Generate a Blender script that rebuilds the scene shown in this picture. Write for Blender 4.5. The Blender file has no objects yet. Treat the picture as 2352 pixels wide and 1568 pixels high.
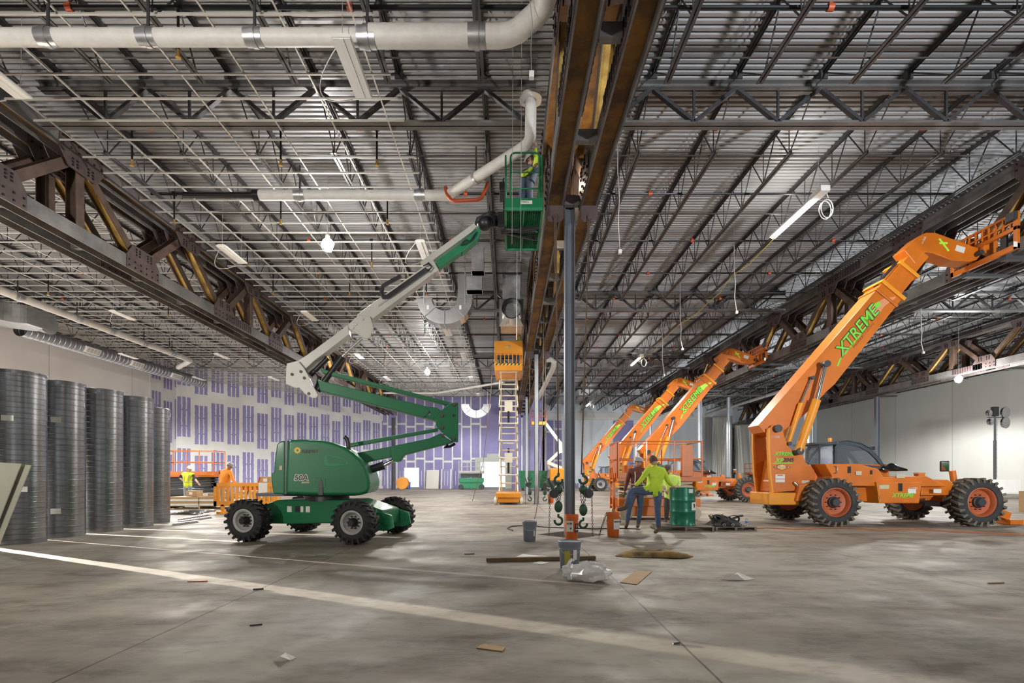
import bpy, math, random
from mathutils import Vector, Matrix
random.seed(7)
SC = bpy.context.scene
COL = SC.collection
PI = math.pi

# ------------------------------------------------------------------ camera, world, light, exposure
FPX, VX, VY, HC = 1150.0, 1167.0, 1095.0, 1.25
cam_d = bpy.data.cameras.new('camera'); cam = bpy.data.objects.new('camera', cam_d); COL.objects.link(cam)
cam.location = (0, 0, HC); cam.rotation_euler = (PI/2, 0, 0)
cam_d.sensor_width = 36.0; cam_d.lens = 36.0*FPX/2352
cam_d.shift_x = (1176-VX)/2352; cam_d.shift_y = (VY-784)/2352
cam_d.clip_start = 0.05; cam_d.clip_end = 300
SC.camera = cam
SC.view_settings.view_transform = 'Standard'
SC.view_settings.look = 'None'
SC.view_settings.gamma = 1.0
SC.view_settings.use_curve_mapping = False
SC.view_settings.exposure = 0.0

W = bpy.data.worlds.new('daylight'); SC.world = W; W.use_nodes = True
wn = W.node_tree.nodes; wl = W.node_tree.links
bg = wn['Background']
bg.inputs[0].default_value = (0.86, 0.93, 1.0, 1); bg.inputs[1].default_value = 1.2

def lamp(name, kind, loc, energy, color=(1, 0.96, 0.9), size=0.3, rot=None, size_y=None, spread=None):
    d = bpy.data.lights.new(name, kind); o = bpy.data.objects.new(name, d); COL.objects.link(o)
    o.location = loc; d.energy = energy; d.color = color
    if kind == 'AREA':
        d.size = size
        if size_y: d.shape = 'RECTANGLE'; d.size_y = size_y
        if spread: d.spread = spread
    elif kind in ('POINT', 'SPOT'):
        d.shadow_soft_size = size
    if rot: o.rotation_euler = rot
    return o

# hanging work lights under the roof, with fixtures further down; then added fill spots
for x, y, z, e, c in [(-5.15, 14.3, 7.62, 700, (1, .97, .93)), (-5.15, 32.0, 7.7, 700, (1, .97, .95)), (24.3, 27.0, 6.25, 1400, (1, .98, .94))]:
    lamp('hanging_work_light', 'POINT', (x, y, z), e, c, 0.14)
for x, y, z, e, c in [  # unseen fill spots added to brighten floor and walls; first doubles a work light
    (-5.15, 14.3, 7.6, 900, (1, .97, .93)), (-20.5, 18.0, 6.5, 2900, (1, .98, .96)), (-20.5, 26.5, 6.6, 4600, (1, .99, .98)), (-17.5, 15.0, 7.4, 1000, (1, .95, .88)), (-17.5, 29.0, 7.4, 3300, (1, .97, .95)), (-5.15, 46.0, 7.7, 2300, (1, .97, .95)), (-5.15, 23.0, 7.7, 2800, (1, .95, .88)),
    (-5.15, -2.0, 7.2, 520, (1, .94, .86)), (-16.0, 2.0, 7.2, 420, (1, .94, .86)), (8.15, -1.5, 7.2, 560, (1, .95, .9)),
    (20.0, 5.0, 7.2, 1300, (.98, .98, 1)), (30.5, 14.0, 6.5, 2500, (1, .98, .94)), (30.5, 38.0, 6.5, 2700, (1, .98, .95)),
    (18.5, 46.0, 6.8, 2200, (1, .98, .95)), (19.0, 25.0, 6.8, 2000, (1, .98, .95)), (6.0, 21.0, 7.4, 1900, (1, .95, .86)), (5.0, 40.0, 7.4, 2000, (.98, .98, 1))]:
    o = lamp('fill_downlight', 'SPOT', (x, y, z), e, c, 0.2, (0, 0, 0)); o.data.spot_size = math.radians(172); o.data.spot_blend = .35
for y in (14.35, 32.0, 51.0):
    lamp('tube_glow', 'AREA', (8.15, y, 8.5), 420, (1, .97, .88), 0.14, (0, 0, 0), 2.2)
    lamp('tube_glow', 'AREA', (8.15, y, 8.72), 45, (1, .97, .88), 0.14, (PI, 0, 0), 2.2)
# unseen fill spots added to brighten the roof steel from below, tilted up
for x, y, rz, e, c in ((-7, -5, 8, 6500, (1, .95, .88)), (9, -5, -12, 13000, (.90, .95, 1)), (26, 3, 10, 13000, (.88, .94, 1)), (-20, 4, -8, 3000, (1, .95, .88)), (20, 30, 40, 6000, (.88, .94, 1)), (-8, 27, 10, 4500, (1, .96, .9))):
    o = lamp('uplight_fill', 'SPOT', (x, y, 3.2), e, c, .35, (math.radians(118), 0, math.radians(rz))); o.data.spot_size = math.radians(110); o.data.spot_blend = .9
# low floodlights standing behind the upright ducts by the left wall
o = lamp('floodlight', 'SPOT', (-22.0, 15.2, 2.2), 200000, (1, .93, .80), 0.04, (math.radians(73), 0, math.radians(-113)))
o.data.spot_size = math.radians(36); o.data.spot_blend = 0.75
o = lamp('floodlight', 'SPOT', (-14.5, 22.5, 4.0), 750, (1, .88, .66), 0.10, (math.radians(60), 0, math.radians(-120)))
o.data.spot_size = math.radians(120); o.data.spot_blend = 0.4

o = lamp('floor_spot', 'SPOT', (-8.6, 1.5, 6.5), 900, (1, .94, .84), 0.25, (math.radians(38), 0, math.radians(-52)))
o.data.spot_size = math.radians(30); o.data.spot_blend = 0.7
lamp('welding_glow', 'POINT', (1.42, 11.15, 7.75), 60, (1, .80, .60), 0.05)

# ------------------------------------------------------------------ helpers
def V(*a): return Vector(a[0]) if len(a) == 1 else Vector(a)
def at(px, py, d):
    return Vector(((px-VX)*d/FPX, d, HC+(VY-py)*d/FPX))
def on_floor(px, py, z=0.0):
    d = (HC-z)*FPX/(py-VY)
    return Vector(((px-VX)*d/FPX, d, z))

KIDS = {}
def _reg(o, parent):
    if parent is not None:
        o.parent = parent
        KIDS.setdefault(parent, []).append(o)

class MB:
    def __init__(self): self.v = []; self.f = []; self.s = []; self.m = []; self.mi = 0
    def add(self, vs, fs, smooth=False):
        b = len(self.v)
        self.v += [tuple(p) for p in vs]
        for f in fs:
            self.f.append(tuple(i+b for i in f)); self.s.append(smooth); self.m.append(self.mi)
        return self
    def mat(self, i): self.mi = i; return self
    def box(self, c, s, R=None):
        c = V(c); h = [x/2 for x in s]
        P = [Vector((sx*h[0], sy*h[1], sz*h[2])) for sz in (-1, 1) for sy in (-1, 1) for sx in (-1, 1)]
        if R is not None: P = [R @ p for p in P]
        return self.add([c+p for p in P], [(0, 2, 3, 1), (4, 5, 7, 6), (0, 1, 5, 4), (2, 6, 7, 3), (0, 4, 6, 2), (1, 3, 7, 5)])
    def b2(self, a, b):
        return self.box([(a[i]+b[i])/2 for i in range(3)], [abs(b[i]-a[i]) for i in range(3)])
    def frame(self, p0, p1, up=(0, 0, 1)):
        z = (V(p1)-V(p0)); L = z.length; z.normalize(); u = V(up)
        if abs(z.dot(u)) > 0.999: u = Vector((1, 0, 0)) if abs(z.x) < .9 else Vector((0, 1, 0))
        x = u.cross(z).normalized(); y = z.cross(x)
        return x, y, z, L
    def bar(self, p0, p1, w, h, up=(0, 0, 1)):       # w sideways, h along 'up'
        x, y, z, L = self.frame(p0, p1, up)
        p0 = V(p0); p1 = V(p1)
        vs = [p+x*(sx*w/2)+y*(sy*h/2) for p in (p0, p1) for sx, sy in ((-1, -1), (1, -1), (1, 1), (-1, 1))]
        return self.add(vs, [(3, 2, 1, 0), (4, 5, 6, 7), (0, 1, 5, 4), (1, 2, 6, 5), (2, 3, 7, 6), (3, 0, 4, 7)])
    def tube(self, p0, p1, r, n=12, r1=None, cap=True, up=(0, 0, 1)):
        x, y, z, L = self.frame(p0, p1, up); r1 = r if r1 is None else r1
        p0 = V(p0); p1 = V(p1); vs = []
        for p, q in ((p0, r), (p1, r1)):
            vs += [p+x*(q*math.cos(2*PI*i/n))+y*(q*math.sin(2*PI*i/n)) for i in range(n)]
        self.add(vs, [(i, (i+1) % n, n+(i+1) % n, n+i) for i in range(n)], n > 5)
        if cap: self.add(vs, [tuple(range(n-1, -1, -1)), tuple(range(n, 2*n))])
        return self
    def path(self, pts, r, n=8, closed=False, rs=None, flat=None):
        pts = [V(p) for p in pts]; N = len(pts); vs = []; prev = None
        for i, p in enumerate(pts):
            if closed: t = pts[(i+1) % N]-pts[i-1]
            else: t = pts[min(i+1, N-1)]-pts[max(i-1, 0)]
            t.normalize()
            if prev is None:
                u = Vector((0, 0, 1)) if abs(t.z) < .9 else Vector((1, 0, 0))
                a = u.cross(t).normalized()
            else:
                a = (prev-t*prev.dot(t)).normalized()
            prev = a; b = t.cross(a); q = rs[i] if rs else r
            fl = flat if flat else 1.0
            vs += [p+a*(q*math.cos(2*PI*k/n))+b*(q*fl*math.sin(2*PI*k/n)) for k in range(n)]
        M = N if closed else N-1
        fs = []
        for i in range(M):
            j = (i+1) % N
            fs += [(i*n+k, i*n+(k+1) % n, j*n+(k+1) % n, j*n+k) for k in range(n)]
        self.add(vs, fs, n > 5)
        if not closed: self.add(vs, [tuple(range(n-1, -1, -1)), tuple(range((N-1)*n, N*n))])
        return self
    def lathe(self, prof, c=(0, 0, 0), axis=(0, 0, 1), n=24, cap0=True, cap1=True, smooth=True):
        z = V(axis).normalized(); u = Vector((0, 0, 1)) if abs(z.z) < .9 else Vector((1, 0, 0))
        x = u.cross(z).normalized(); y = z.cross(x); c = V(c); vs = []
        for r, h in prof:
            vs += [c+z*h+x*(r*math.cos(2*PI*i/n))+y*(r*math.sin(2*PI*i/n)) for i in range(n)]
        fs = []
        for j in range(len(prof)-1):
            fs += [(j*n+i, j*n+(i+1) % n, (j+1)*n+(i+1) % n, (j+1)*n+i) for i in range(n)]
        self.add(vs, fs, smooth)
        if cap0: self.add(vs[:n], [tuple(range(n-1, -1, -1))])
        if cap1: self.add(vs[-n:], [tuple(range(n))])
        return self
    def prism(self, poly, O, A, B, t, both=False):    # polygon (a,b) in plane O+aA+bB, thickness t along A x B
        A = V(A); B = V(B); N = A.cross(B).normalized(); O = V(O)
        if both: O = O-N*(t/2)
        ar = sum(poly[i][0]*poly[(i+1) % len(poly)][1]-poly[(i+1) % len(poly)][0]*poly[i][1] for i in range(len(poly)))
        if ar < 0: poly = poly[::-1]
        n = len(poly)
        p = [O+A*a+B*b for a, b in poly]; q = [x+N*t for x in p]
        return self.add(p+q, [tuple(range(n-1, -1, -1)), tuple(range(n, 2*n))]+[(i, (i+1) % n, n+(i+1) % n, n+i) for i in range(n)])
    def hbeam(self, p0, p1, w, h, tf=0.025, tw=0.02, up=(0, 0, 1), webmat=None):   # flanges square to 'up', height h, width w
        x, y, z, L = self.frame(p0, p1, up); p0 = V(p0); p1 = V(p1)
        for s in (-1, 1):
            o = y*(s*(h-tf)/2); self.bar(p0+o, p1+o, w, tf, up)
        m = self.mi
        if webmat is not None: self.mi = webmat
        self.bar(p0, p1, tw, h-2*tf, up); self.mi = m
        return self
    def ball(self, c, r, nu=12, nv=8, sc=(1, 1, 1), R=None):
        c = V(c); vs = []; fs = []
        for j in range(nv+1):
            t = PI*j/nv
            for i in range(nu):
                p = Vector((r*sc[0]*math.sin(t)*math.cos(2*PI*i/nu), r*sc[1]*math.sin(t)*math.sin(2*PI*i/nu), r*sc[2]*math.cos(t)))
                vs.append(c+(R @ p if R is not None else p))
        for j in range(nv):
            fs += [(j*nu+i, (j+1)*nu+i, (j+1)*nu+(i+1) % nu, j*nu+(i+1) % nu) for i in range(nu)]
        return self.add(vs, fs, True)
    def loft(self, rings, smooth=True, cap=True):
        n = len(rings[0]); vs = [p for r in rings for p in r]; fs = []
        for j in range(len(rings)-1):
            fs += [(j*n+i, j*n+(i+1) % n, (j+1)*n+(i+1) % n, (j+1)*n+i) for i in range(n)]
        self.add(vs, fs, smooth)
        if cap: self.add(rings[0], [tuple(range(n-1, -1, -1))], smooth); self.add(rings[-1], [tuple(range(n))], smooth)
        return self
    def sheet(self, P, smooth=True):      # P[i][j] grid of points
        a = len(P); b = len(P[0])
        return self.add([p for r in P for p in r], [(i*b+j, i*b+j+1, (i+1)*b+j+1, (i+1)*b+j) for i in range(a-1) for j in range(b-1)], smooth)
    def mesh(self, name, mats):
        me = bpy.data.meshes.new(name); me.from_pydata(self.v, [], self.f)
        me.polygons.foreach_set('use_smooth', self.s)
        for m in (mats if isinstance(mats, (list, tuple)) else [mats]): me.materials.append(m)
        me.polygons.foreach_set('material_index', self.m)
        me.update()
        if any(self.s): me.set_sharp_from_angle(angle=math.radians(38))
        return me
    def build(self, name, mats, parent=None, bevel=0, seg=2, solid=0, sub=0, loc=None, label=None, soft=False):
        if soft: self.s = [True]*len(self.s)
        me = self.mesh(name, mats)
        if soft:
            a = me.attributes.get('sharp_edge')
            if a: me.attributes.remove(a)
        o = bpy.data.objects.new(name, me); COL.objects.link(o); _reg(o, parent)
        if loc is not None: o.location = loc
        if solid:
            m = o.modifiers.new('solid', 'SOLIDIFY'); m.thickness = solid; m.offset = 0
        if sub:
            m = o.modifiers.new('sub', 'SUBSURF'); m.levels = sub; m.render_levels = sub
        if bevel:
            m = o.modifiers.new('bevel', 'BEVEL'); m.width = bevel; m.segments = seg; m.limit_method = 'ANGLE'; m.angle_limit = math.radians(40); m.harden_normals = soft
        if label: o['label'] = label
        return o

def thing(name, label, cat, loc=(0, 0, 0), rz=0.0, group=None):
    o = bpy.data.objects.new(name, None); COL.objects.link(o); o.empty_display_size = .2
    o.location = loc; o.rotation_euler = (0, 0, rz); o['label'] = label; o['category'] = cat
    if group: o['group'] = group
    return o
def tag(o, label, cat, group=None, kind=None):
    o['label'] = label; o['category'] = cat
    if group: o['group'] = group
    if kind: o['kind'] = kind
    return o
def struct(o): o['kind'] = 'structure'; return o
def dup(root, loc=None, rz=None, label=None, group=None):
    def cp(o, par):
        c = o.copy(); COL.objects.link(c)
        if par is not None: _reg(c, par)
        for k in KIDS.get(o, ()): cp(k, c)
        return c
    r = cp(root, None)
    if loc is not None: r.location = loc
    if rz is not None: r.rotation_euler = (0, 0, rz)
    if label: r['label'] = label
    if group: r['group'] = group
    return r
def text(s, parent, origin, xdir, ydir, size, m, name='lettering', shear=0.0, align='LEFT', ext=0.002, bold=0.0, spacing=1.0):
    cu = bpy.data.curves.new(name, 'FONT'); cu.body = s; cu.size = size; cu.extrude = ext; cu.shear = shear; cu.align_x = align
    cu.offset = bold; cu.space_character = spacing
    cu.materials.append(m)
    tmp = bpy.data.objects.new('tmp', cu); me = bpy.data.meshes.new_from_object(tmp)
    bpy.data.objects.remove(tmp); bpy.data.curves.remove(cu)
    me.name = name; o = bpy.data.objects.new(name, me); COL.objects.link(o); _reg(o, parent)
    x = V(xdir).normalized(); y = V(ydir); y = (y-x*y.dot(x)).normalized(); z = x.cross(y)
    M = Matrix((x, y, z)).transposed().to_4x4(); M.translation = V(origin)
    o.matrix_local = M
    return o

# ------------------------------------------------------------------ materials
MATS = {}
def mat(name, col=(.5, .5, .5), rough=.5, metal=0.0, var=0.0, scale=4.0, bump=0.0, bscale=30.0, col2=None, emit=None, es=1.0, alpha=None, trans=0.0, coat=0.0, stretch=None, spec=None, lo=.35, hi=.65):
    m = bpy.data.materials.new(name); m.use_nodes = True; nt = m.node_tree; n = nt.nodes; l = nt.links
    b = n['Principled BSDF']; c4 = (*col, 1)
    b.inputs['Base Color'].default_value = c4; b.inputs['Roughness'].default_value = rough; b.inputs['Metallic'].default_value = metal
    if spec is not None: b.inputs['Specular IOR Level'].default_value = spec
    if coat: b.inputs['Coat Weight'].default_value = coat; b.inputs['Coat Roughness'].default_value = .12
    if trans: b.inputs['Transmission Weight'].default_value = trans
    if alpha is not None: b.inputs['Alpha'].default_value = alpha
    if emit: b.inputs['Emission Color'].default_value = (*emit, 1); b.inputs['Emission Strength'].default_value = es
    if var or col2 or bump:
        tc = n.new('ShaderNodeTexCoord'); mp = n.new('ShaderNodeMapping'); l.new(tc.outputs['Object'], mp.inputs[0])
        if stretch: mp.inputs['Scale'].default_value = stretch
        if var or col2:
            nz = n.new('ShaderNodeTexNoise'); nz.inputs['Scale'].default_value = scale; nz.inputs['Detail'].default_value = 6; nz.inputs['Roughness'].default_value = .62
            l.new(mp.outputs[0], nz.inputs['Vector'])
            rp = n.new('ShaderNodeValToRGB'); rp.color_ramp.elements[0].position = lo; rp.color_ramp.elements[1].position = hi
            d = col2 if col2 else tuple(max(0, x*(1-var)) for x in col)
            rp.color_ramp.elements[0].color = (*d, 1); rp.color_ramp.elements[1].color = c4
            l.new(nz.outputs['Fac'], rp.inputs[0]); l.new(rp.outputs[0], b.inputs['Base Color'])
        if bump:
            nb = n.new('ShaderNodeTexNoise'); nb.inputs['Scale'].default_value = bscale; nb.inputs['Detail'].default_value = 4
            l.new(mp.outputs[0], nb.inputs['Vector'])
            bp = n.new('ShaderNodeBump'); bp.inputs['Strength'].default_value = bump; bp.inputs['Distance'].default_value = .02
            l.new(nb.outputs['Fac'], bp.inputs['Height']); l.new(bp.outputs[0], b.inputs['Normal'])
    MATS[name] = m
    return m

M_steel = mat('primed_steel', (.06, .06, .065), .5, .25, .45, 1.5)
M_girder = mat('girder_steel', (.22, .215, .21), .45, .4, .5, .9)
M_joist = mat('joist_steel', (.10, .098, .10), .45, .4, .45, .9)
M_mill = mat('mill_steel', (.21, .20, .195), .5, .35, .5, 1.4)
M_rust = mat('rusty_steel', (.36, .175, .03), .6, .2, 0, 1.6, col2=(.10, .048, .022))
M_rust2 = mat('rust_brown_steel', (.13, .082, .06), .6, .25, .5, 2.2)
M_ochre = mat('yellow_rust_steel', (.66, .43, .09), .6, .1, 0, 2.5, col2=(.30, .16, .04))
M_gusset = mat('red_oxide_plate', (.11, .075, .072), .6, .2, .4, 3)
M_bolt = mat('black_bolt', (.015, .015, .017), .5, .5)
M_col = mat('grey_painted_column', (.16, .175, .20), .42, .3, .25, 1.2)
M_coll = mat('light_grey_column', (.45, .47, .49), .4, .3, .2, 1.2)
M_galv = mat('galvanised_sheet', (.62, .63, .65), .34, .85, .3, 3)
M_alu = mat('bright_duct_metal', (.62, .63, .64), .26, .9, .22, 2.5)
M_white = mat('white_paint', (.80, .79, .76), .45, 0, .06, 3)
M_jacket = mat('white_pipe_jacket', (.66, .64, .61), .5, 0, .12, 5, bump=.25, bscale=14)
M_black = mat('black_pipe', (.012, .012, .013), .38, .4)
M_rubber = mat('black_rubber', (.018, .018, .018), .72, 0, .4, 5)
M_dkplastic = mat('black_plastic', (.015, .015, .016), .4)
M_redfit = mat('orange_red_coupling', (.42, .07, .02), .45)
M_brass = mat('brass', (.65, .40, .12), .3, .9)
M_chrome = mat('chrome_rod', (.80, .80, .80), .14, 1.0)
M_tee = mat('ceiling_grid_metal', (.56, .54, .50), .4, .4)
M_wire = mat('wire', (.55, .54, .52), .45, .5)
M_lampglow = mat('lamp_glow', (1, 1, 1), .5, emit=(1, .97, .92), es=60)
M_tubeglow = mat('tube_glow', (1, 1, 1), .5, emit=(1, .97, .88), es=22)
# ------------------------------------------------------------------ setting materials
def node_mat(name):
    m = bpy.data.materials.new(name); m.use_nodes = True; MATS[name] = m
    return m, m.node_tree.nodes, m.node_tree.links, m.node_tree.nodes['Principled BSDF']
class G:    # tiny shader-math helper
    def __init__(self, n, l): self.n = n; self.l = l
    def op(self, o, a, b=None, c=None):
        k = self.n.new('ShaderNodeMath'); k.operation = o
        for i, x in enumerate((a, b, c)):
            if x is None: continue
            if isinstance(x, (int, float)): k.inputs[i].default_value = x
            else: self.l.new(x, k.inputs[i])
        return k.outputs[0]
    def noise(self, vec, scale, detail=4, rough=.6):
        k = self.n.new('ShaderNodeTexNoise'); k.inputs['Scale'].default_value = scale; k.inputs['Detail'].default_value = detail; k.inputs['Roughness'].default_value = rough
        self.l.new(vec, k.inputs['Vector']); return k.outputs['Fac']
    def band(self, x, lo, hi):   # 1 inside lo..hi
        return self.op('MULTIPLY', self.op('GREATER_THAN', x, lo), self.op('LESS_THAN', x, hi))
    def mix(self, f, a, b):
        k = self.n.new('ShaderNodeMix'); k.data_type = 'RGBA'
        for i, x in ((0, f), (6, a), (7, b)):
            if isinstance(x, tuple): k.inputs[i].default_value = (*x, 1)
            elif isinstance(x, (int, float)): k.inputs[i].default_value = x
            else: self.l.new(x, k.inputs[i])
        return k.outputs[2]
    def ramp(self, x, stops):
        k = self.n.new('ShaderNodeValToRGB'); e = k.color_ramp.elements
        while len(e) < len(stops): e.new(.5)
        for q, (p, c) in zip(e, stops): q.position = p; q.color = (*c, 1) if len(c) == 3 else c
        self.l.new(x, k.inputs[0]); return k.outputs[0]

# concrete floor
M_floor, n, l, b = node_mat('concrete_floor'); g = G(n, l)
geo = n.new('ShaderNodeNewGeometry'); pos = geo.outputs['Position']
sp = n.new('ShaderNodeSeparateXYZ'); l.new(pos, sp.inputs[0]); X, Y = sp.outputs[0], sp.outputs[1]
mp = n.new('ShaderNodeMapping'); mp.inputs['Scale'].default_value = (.42, 1.0, 1); mp.inputs['Rotation'].default_value = (0, 0, .15); l.new(pos, mp.inputs[0])
big = g.ramp(g.noise(pos, .35, 5, .65), [(.3, (.135, .112, .090)), (.5, (.215, .188, .156)), (.72, (.315, .285, .245))])
mid = g.ramp(g.noise(mp.outputs[0], 1.9, 9, .72), [(.36, (.42, .37, .32)), (.5, (1, 1, 1)), (.66, (1.3, 1.27, 1.22))])
k = n.new('ShaderNodeMix'); k.data_type = 'RGBA'; k.blend_type = 'MULTIPLY'; k.inputs[0].default_value = .85; l.new(big, k.inputs[6]); l.new(mid, k.inputs[7]); col = k.outputs[2]
stain = g.ramp(g.noise(mp.outputs[0], 2.6, 9, .7), [(.60, (0, 0, 0)), (.72, (1, 1, 1))])
col = g.mix(g.op('MULTIPLY', stain, .55), col, (.20, .125, .07))
spots = g.ramp(g.noise(pos, 5.5, 4, .6), [(.66, (0, 0, 0)), (.74, (1, 1, 1))])
col = g.mix(g.op('MULTIPLY', spots, .5), col, (.085, .08, .075))
def joint(x, x0, w):
    f = g.op('ABSOLUTE', g.op('SUBTRACT', g.op('FRACT', g.op('ADD', g.op('DIVIDE', g.op('SUBTRACT', x, x0), 4.067), 100.5)), .5))
    return g.op('LESS_THAN', f, w/4.067)
wob = g.op('MULTIPLY', g.op('SUBTRACT', g.noise(pos, 3, 3), .5), .02)
J = g.op('MAXIMUM', joint(g.op('ADD', X, wob), 1.30, .009), joint(g.op('ADD', Y, wob), 10.74, .007))
col = g.mix(g.op('MULTIPLY', J, .85), col, (.05, .035, .025))
l.new(col, b.inputs['Base Color']); b.inputs['Specular IOR Level'].default_value = .32
l.new(g.ramp(g.noise(pos, 1.2, 6, .7), [(.35, (.48, .48, .48)), (.65, (.78, .78, .78))]), b.inputs['Roughness'])
bp = n.new('ShaderNodeBump'); bp.inputs['Strength'].default_value = .12; bp.inputs['Distance'].default_value = .01
l.new(g.op('SUBTRACT', g.noise(mp.outputs[0], 9, 8), g.op('MULTIPLY', J, .6)), bp.inputs['Height']); l.new(bp.outputs[0], b.inputs['Normal'])

# drywall with purple board showing between taped joints; u runs along the local x axis, z up
def purple_taped(name, style):
    m, n, l, b = node_mat(name); g = G(n, l)
    tc = n.new('ShaderNodeTexCoord'); s = n.new('ShaderNodeSeparateXYZ'); l.new(tc.outputs['Object'], s.inputs[0]); o = tc.outputs['Object']
    wob = g.op('MULTIPLY', g.op('SUBTRACT', g.noise(o, 2.2, 4), .5), .16)
    wz = g.op('MULTIPLY', g.op('SUBTRACT', g.noise(o, 4.0, 3), .5), .10)
    purple = g.ramp(g.noise(o, .5, 3), [(.3, (.215, .20, .39)), (.7, (.285, .265, .47))])
    mud = g.ramp(g.noise(o, .8, 4), [(.3, (.60, .60, .585)), (.7, (.70, .70, .68))])
    if style == 'strips':
        w = 1.225
        q = g.op('DIVIDE', s.outputs[0], w); cell = g.op('FLOOR', q); f = g.op('ADD', g.op('FRACT', q), g.op('MULTIPLY', wob, .55))
        par = g.op('MODULO', cell, 2.0); par3 = g.op('MODULO', cell, 3.0)
        off = g.op('ADD', g.op('MULTIPLY', par, .42), g.op('MULTIPLY', par3, .12))
        r = g.op('FRACT', g.op('DIVIDE', g.op('ADD', g.op('ADD', s.outputs[2], off), wz), 3.95))
        rows = g.band(r, .10, .875)
        a = g.op('MAXIMUM', g.op('MAXIMUM', g.band(f, .13, .355), g.band(f, .425, .62)), g.band(f, .69, .885))
        # screw-line dabs close up now and then
        gaps = g.op('GREATER_THAN', g.op('ABSOLUTE', g.op('SUBTRACT', g.op('FRACT', g.op('MULTIPLY', r, 3.2)), .5)), .46)
        inner = g.band(f, .13, .885)
        a = g.op('MAXIMUM', a, g.op('MULTIPLY', gaps, inner))
        mask = g.op('MULTIPLY', a, rows)
    elif style == 'tape':
        w = 1.0
        q = g.op('DIVIDE', s.outputs[0], w); cell = g.op('FLOOR', q); f = g.op('ADD', g.op('FRACT', q), g.op('MULTIPLY', wob, .25))
        par = g.op('MODULO', cell, 2.0)
        v = g.op('LESS_THAN', g.op('ABSOLUTE', g.op('SUBTRACT', f, .5)), .075)
        # horizontal joints staggered between neighbouring boards (boards run between the vertical joints)
        q2 = g.op('FLOOR', g.op('ADD', q, .5)); par = g.op('MODULO', q2, 2.0)
        r = g.op('FRACT', g.op('DIVIDE', g.op('ADD', g.op('ADD', s.outputs[2], g.op('MULTIPLY', par, .32)), wz), 3.75))
        h = g.op('LESS_THAN', g.op('ABSOLUTE', g.op('SUBTRACT', r, .86)), .028)
        low = g.op('LESS_THAN', s.outputs[0], g.op('ADD', 11.2, 0))
        dab = g.op('MULTIPLY', g.band(g.op('FRACT', g.op('MULTIPLY', f, 3.0)), .45, .60), g.band(s.outputs[2], .35, 1.9))
        t = g.op('MULTIPLY', g.op('MAXIMUM', g.op('MAXIMUM', v, h), dab), low)
        mask = g.op('SUBTRACT', 1.0, t)
    else:
        mask = g.op('LESS_THAN', s.outputs[2], 0.0)
    l.new(g.mix(mask, mud, purple), b.inputs['Base Color']); b.inputs['Roughness'].default_value = .85
    return m
M_wdiag = purple_taped('taped_purple_drywall', 'strips')
M_wback = purple_taped('purple_drywall', 'tape')
def panel_wall(name, c1, c2, period, seam=.006, seamcol=None):
    m, n, l, b = node_mat(name); g = G(n, l)
    tc = n.new('ShaderNodeTexCoord'); o = tc.outputs['Object']; s = n.new('ShaderNodeSeparateXYZ'); l.new(o, s.inputs[0])
    q = g.op('DIVIDE', s.outputs[0], period); f = g.op('ABSOLUTE', g.op('SUBTRACT', g.op('FRACT', q), .5))
    sm = g.op('GREATER_THAN', f, .5-seam)
    cn = n.new('ShaderNodeTexWhiteNoise'); cn.noise_dimensions = '1D'; l.new(g.op('FLOOR', q), cn.inputs['W'])
    mpn = n.new('ShaderNodeMapping'); mpn.inputs['Scale'].default_value = (1, 1, .35); l.new(o, mpn.inputs[0])
    v = g.op('ADD', g.op('MULTIPLY', cn.outputs['Value'], .35), g.op('MULTIPLY', g.noise(mpn.outputs[0], .7, 6, .65), .65))
    base = g.ramp(v, [(.25, c2), (.7, c1)])
    l.new(g.mix(sm, base, seamcol if seamcol else tuple(x*.8 for x in c2)), b.inputs['Base Color']); b.inputs['Roughness'].default_value = .7
    return m
M_wleft = panel_wall('pale_finished_drywall', (.78, .75, .73), (.70, .68, .67), 6.1)
M_wright = panel_wall('pale_panel_wall', (.70, .71, .67), (.60, .61, .57), 6.1)
M_wgrey = panel_wall('light_grey_wall', (.66, .70, .74), (.58, .62, .66), 4.0)
M_green = mat('grey_green_board', (.44, .47, .42), .8, 0, .1, 1)
M_pipebg = mat('pale_trim', (.66, .66, .62), .6)
M_concrete = mat('rough_concrete', (.30, .27, .23), .9, 0, .4, 4)
M_deck = mat('roof_deck_metal', (.44, .44, .445), .48, .35, .28, .45, stretch=(.15, 1.6, 1))

# ------------------------------------------------------------------ floor, pit, walls, roof deck
px0, py0, pr = 1.38, 10.89, .75
N_, R_, F_, L_ = (px0, py0-pr, 0), (px0+pr, py0, 0), (px0, py0+pr, 0), (px0-pr, py0, 0)
c0, c1, c2, c3 = (-25.3, -9, 0), (37, -9, 0), (37, 62, 0), (-25.3, 62, 0)
mb = MB().add([c0, c1, c2, c3, N_, R_, F_, L_], [(0, 1, 4), (1, 5, 4), (1, 2, 5), (2, 6, 5), (2, 3, 6), (3, 7, 6), (3, 0, 7), (0, 4, 7)])
struct(mb.build('floor', M_floor))
mb = MB(); D = -1.3
low = [(p[0], p[1], D) for p in (N_, R_, F_, L_)]
mb.add([N_, R_, F_, L_]+low, [(0, 1, 5, 4), (1, 2, 6, 5), (2, 3, 7, 6), (3, 0, 4, 7), (4, 5, 6, 7)])
struct(mb.build('floor_pit', M_concrete))
TOP = 10.05
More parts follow.
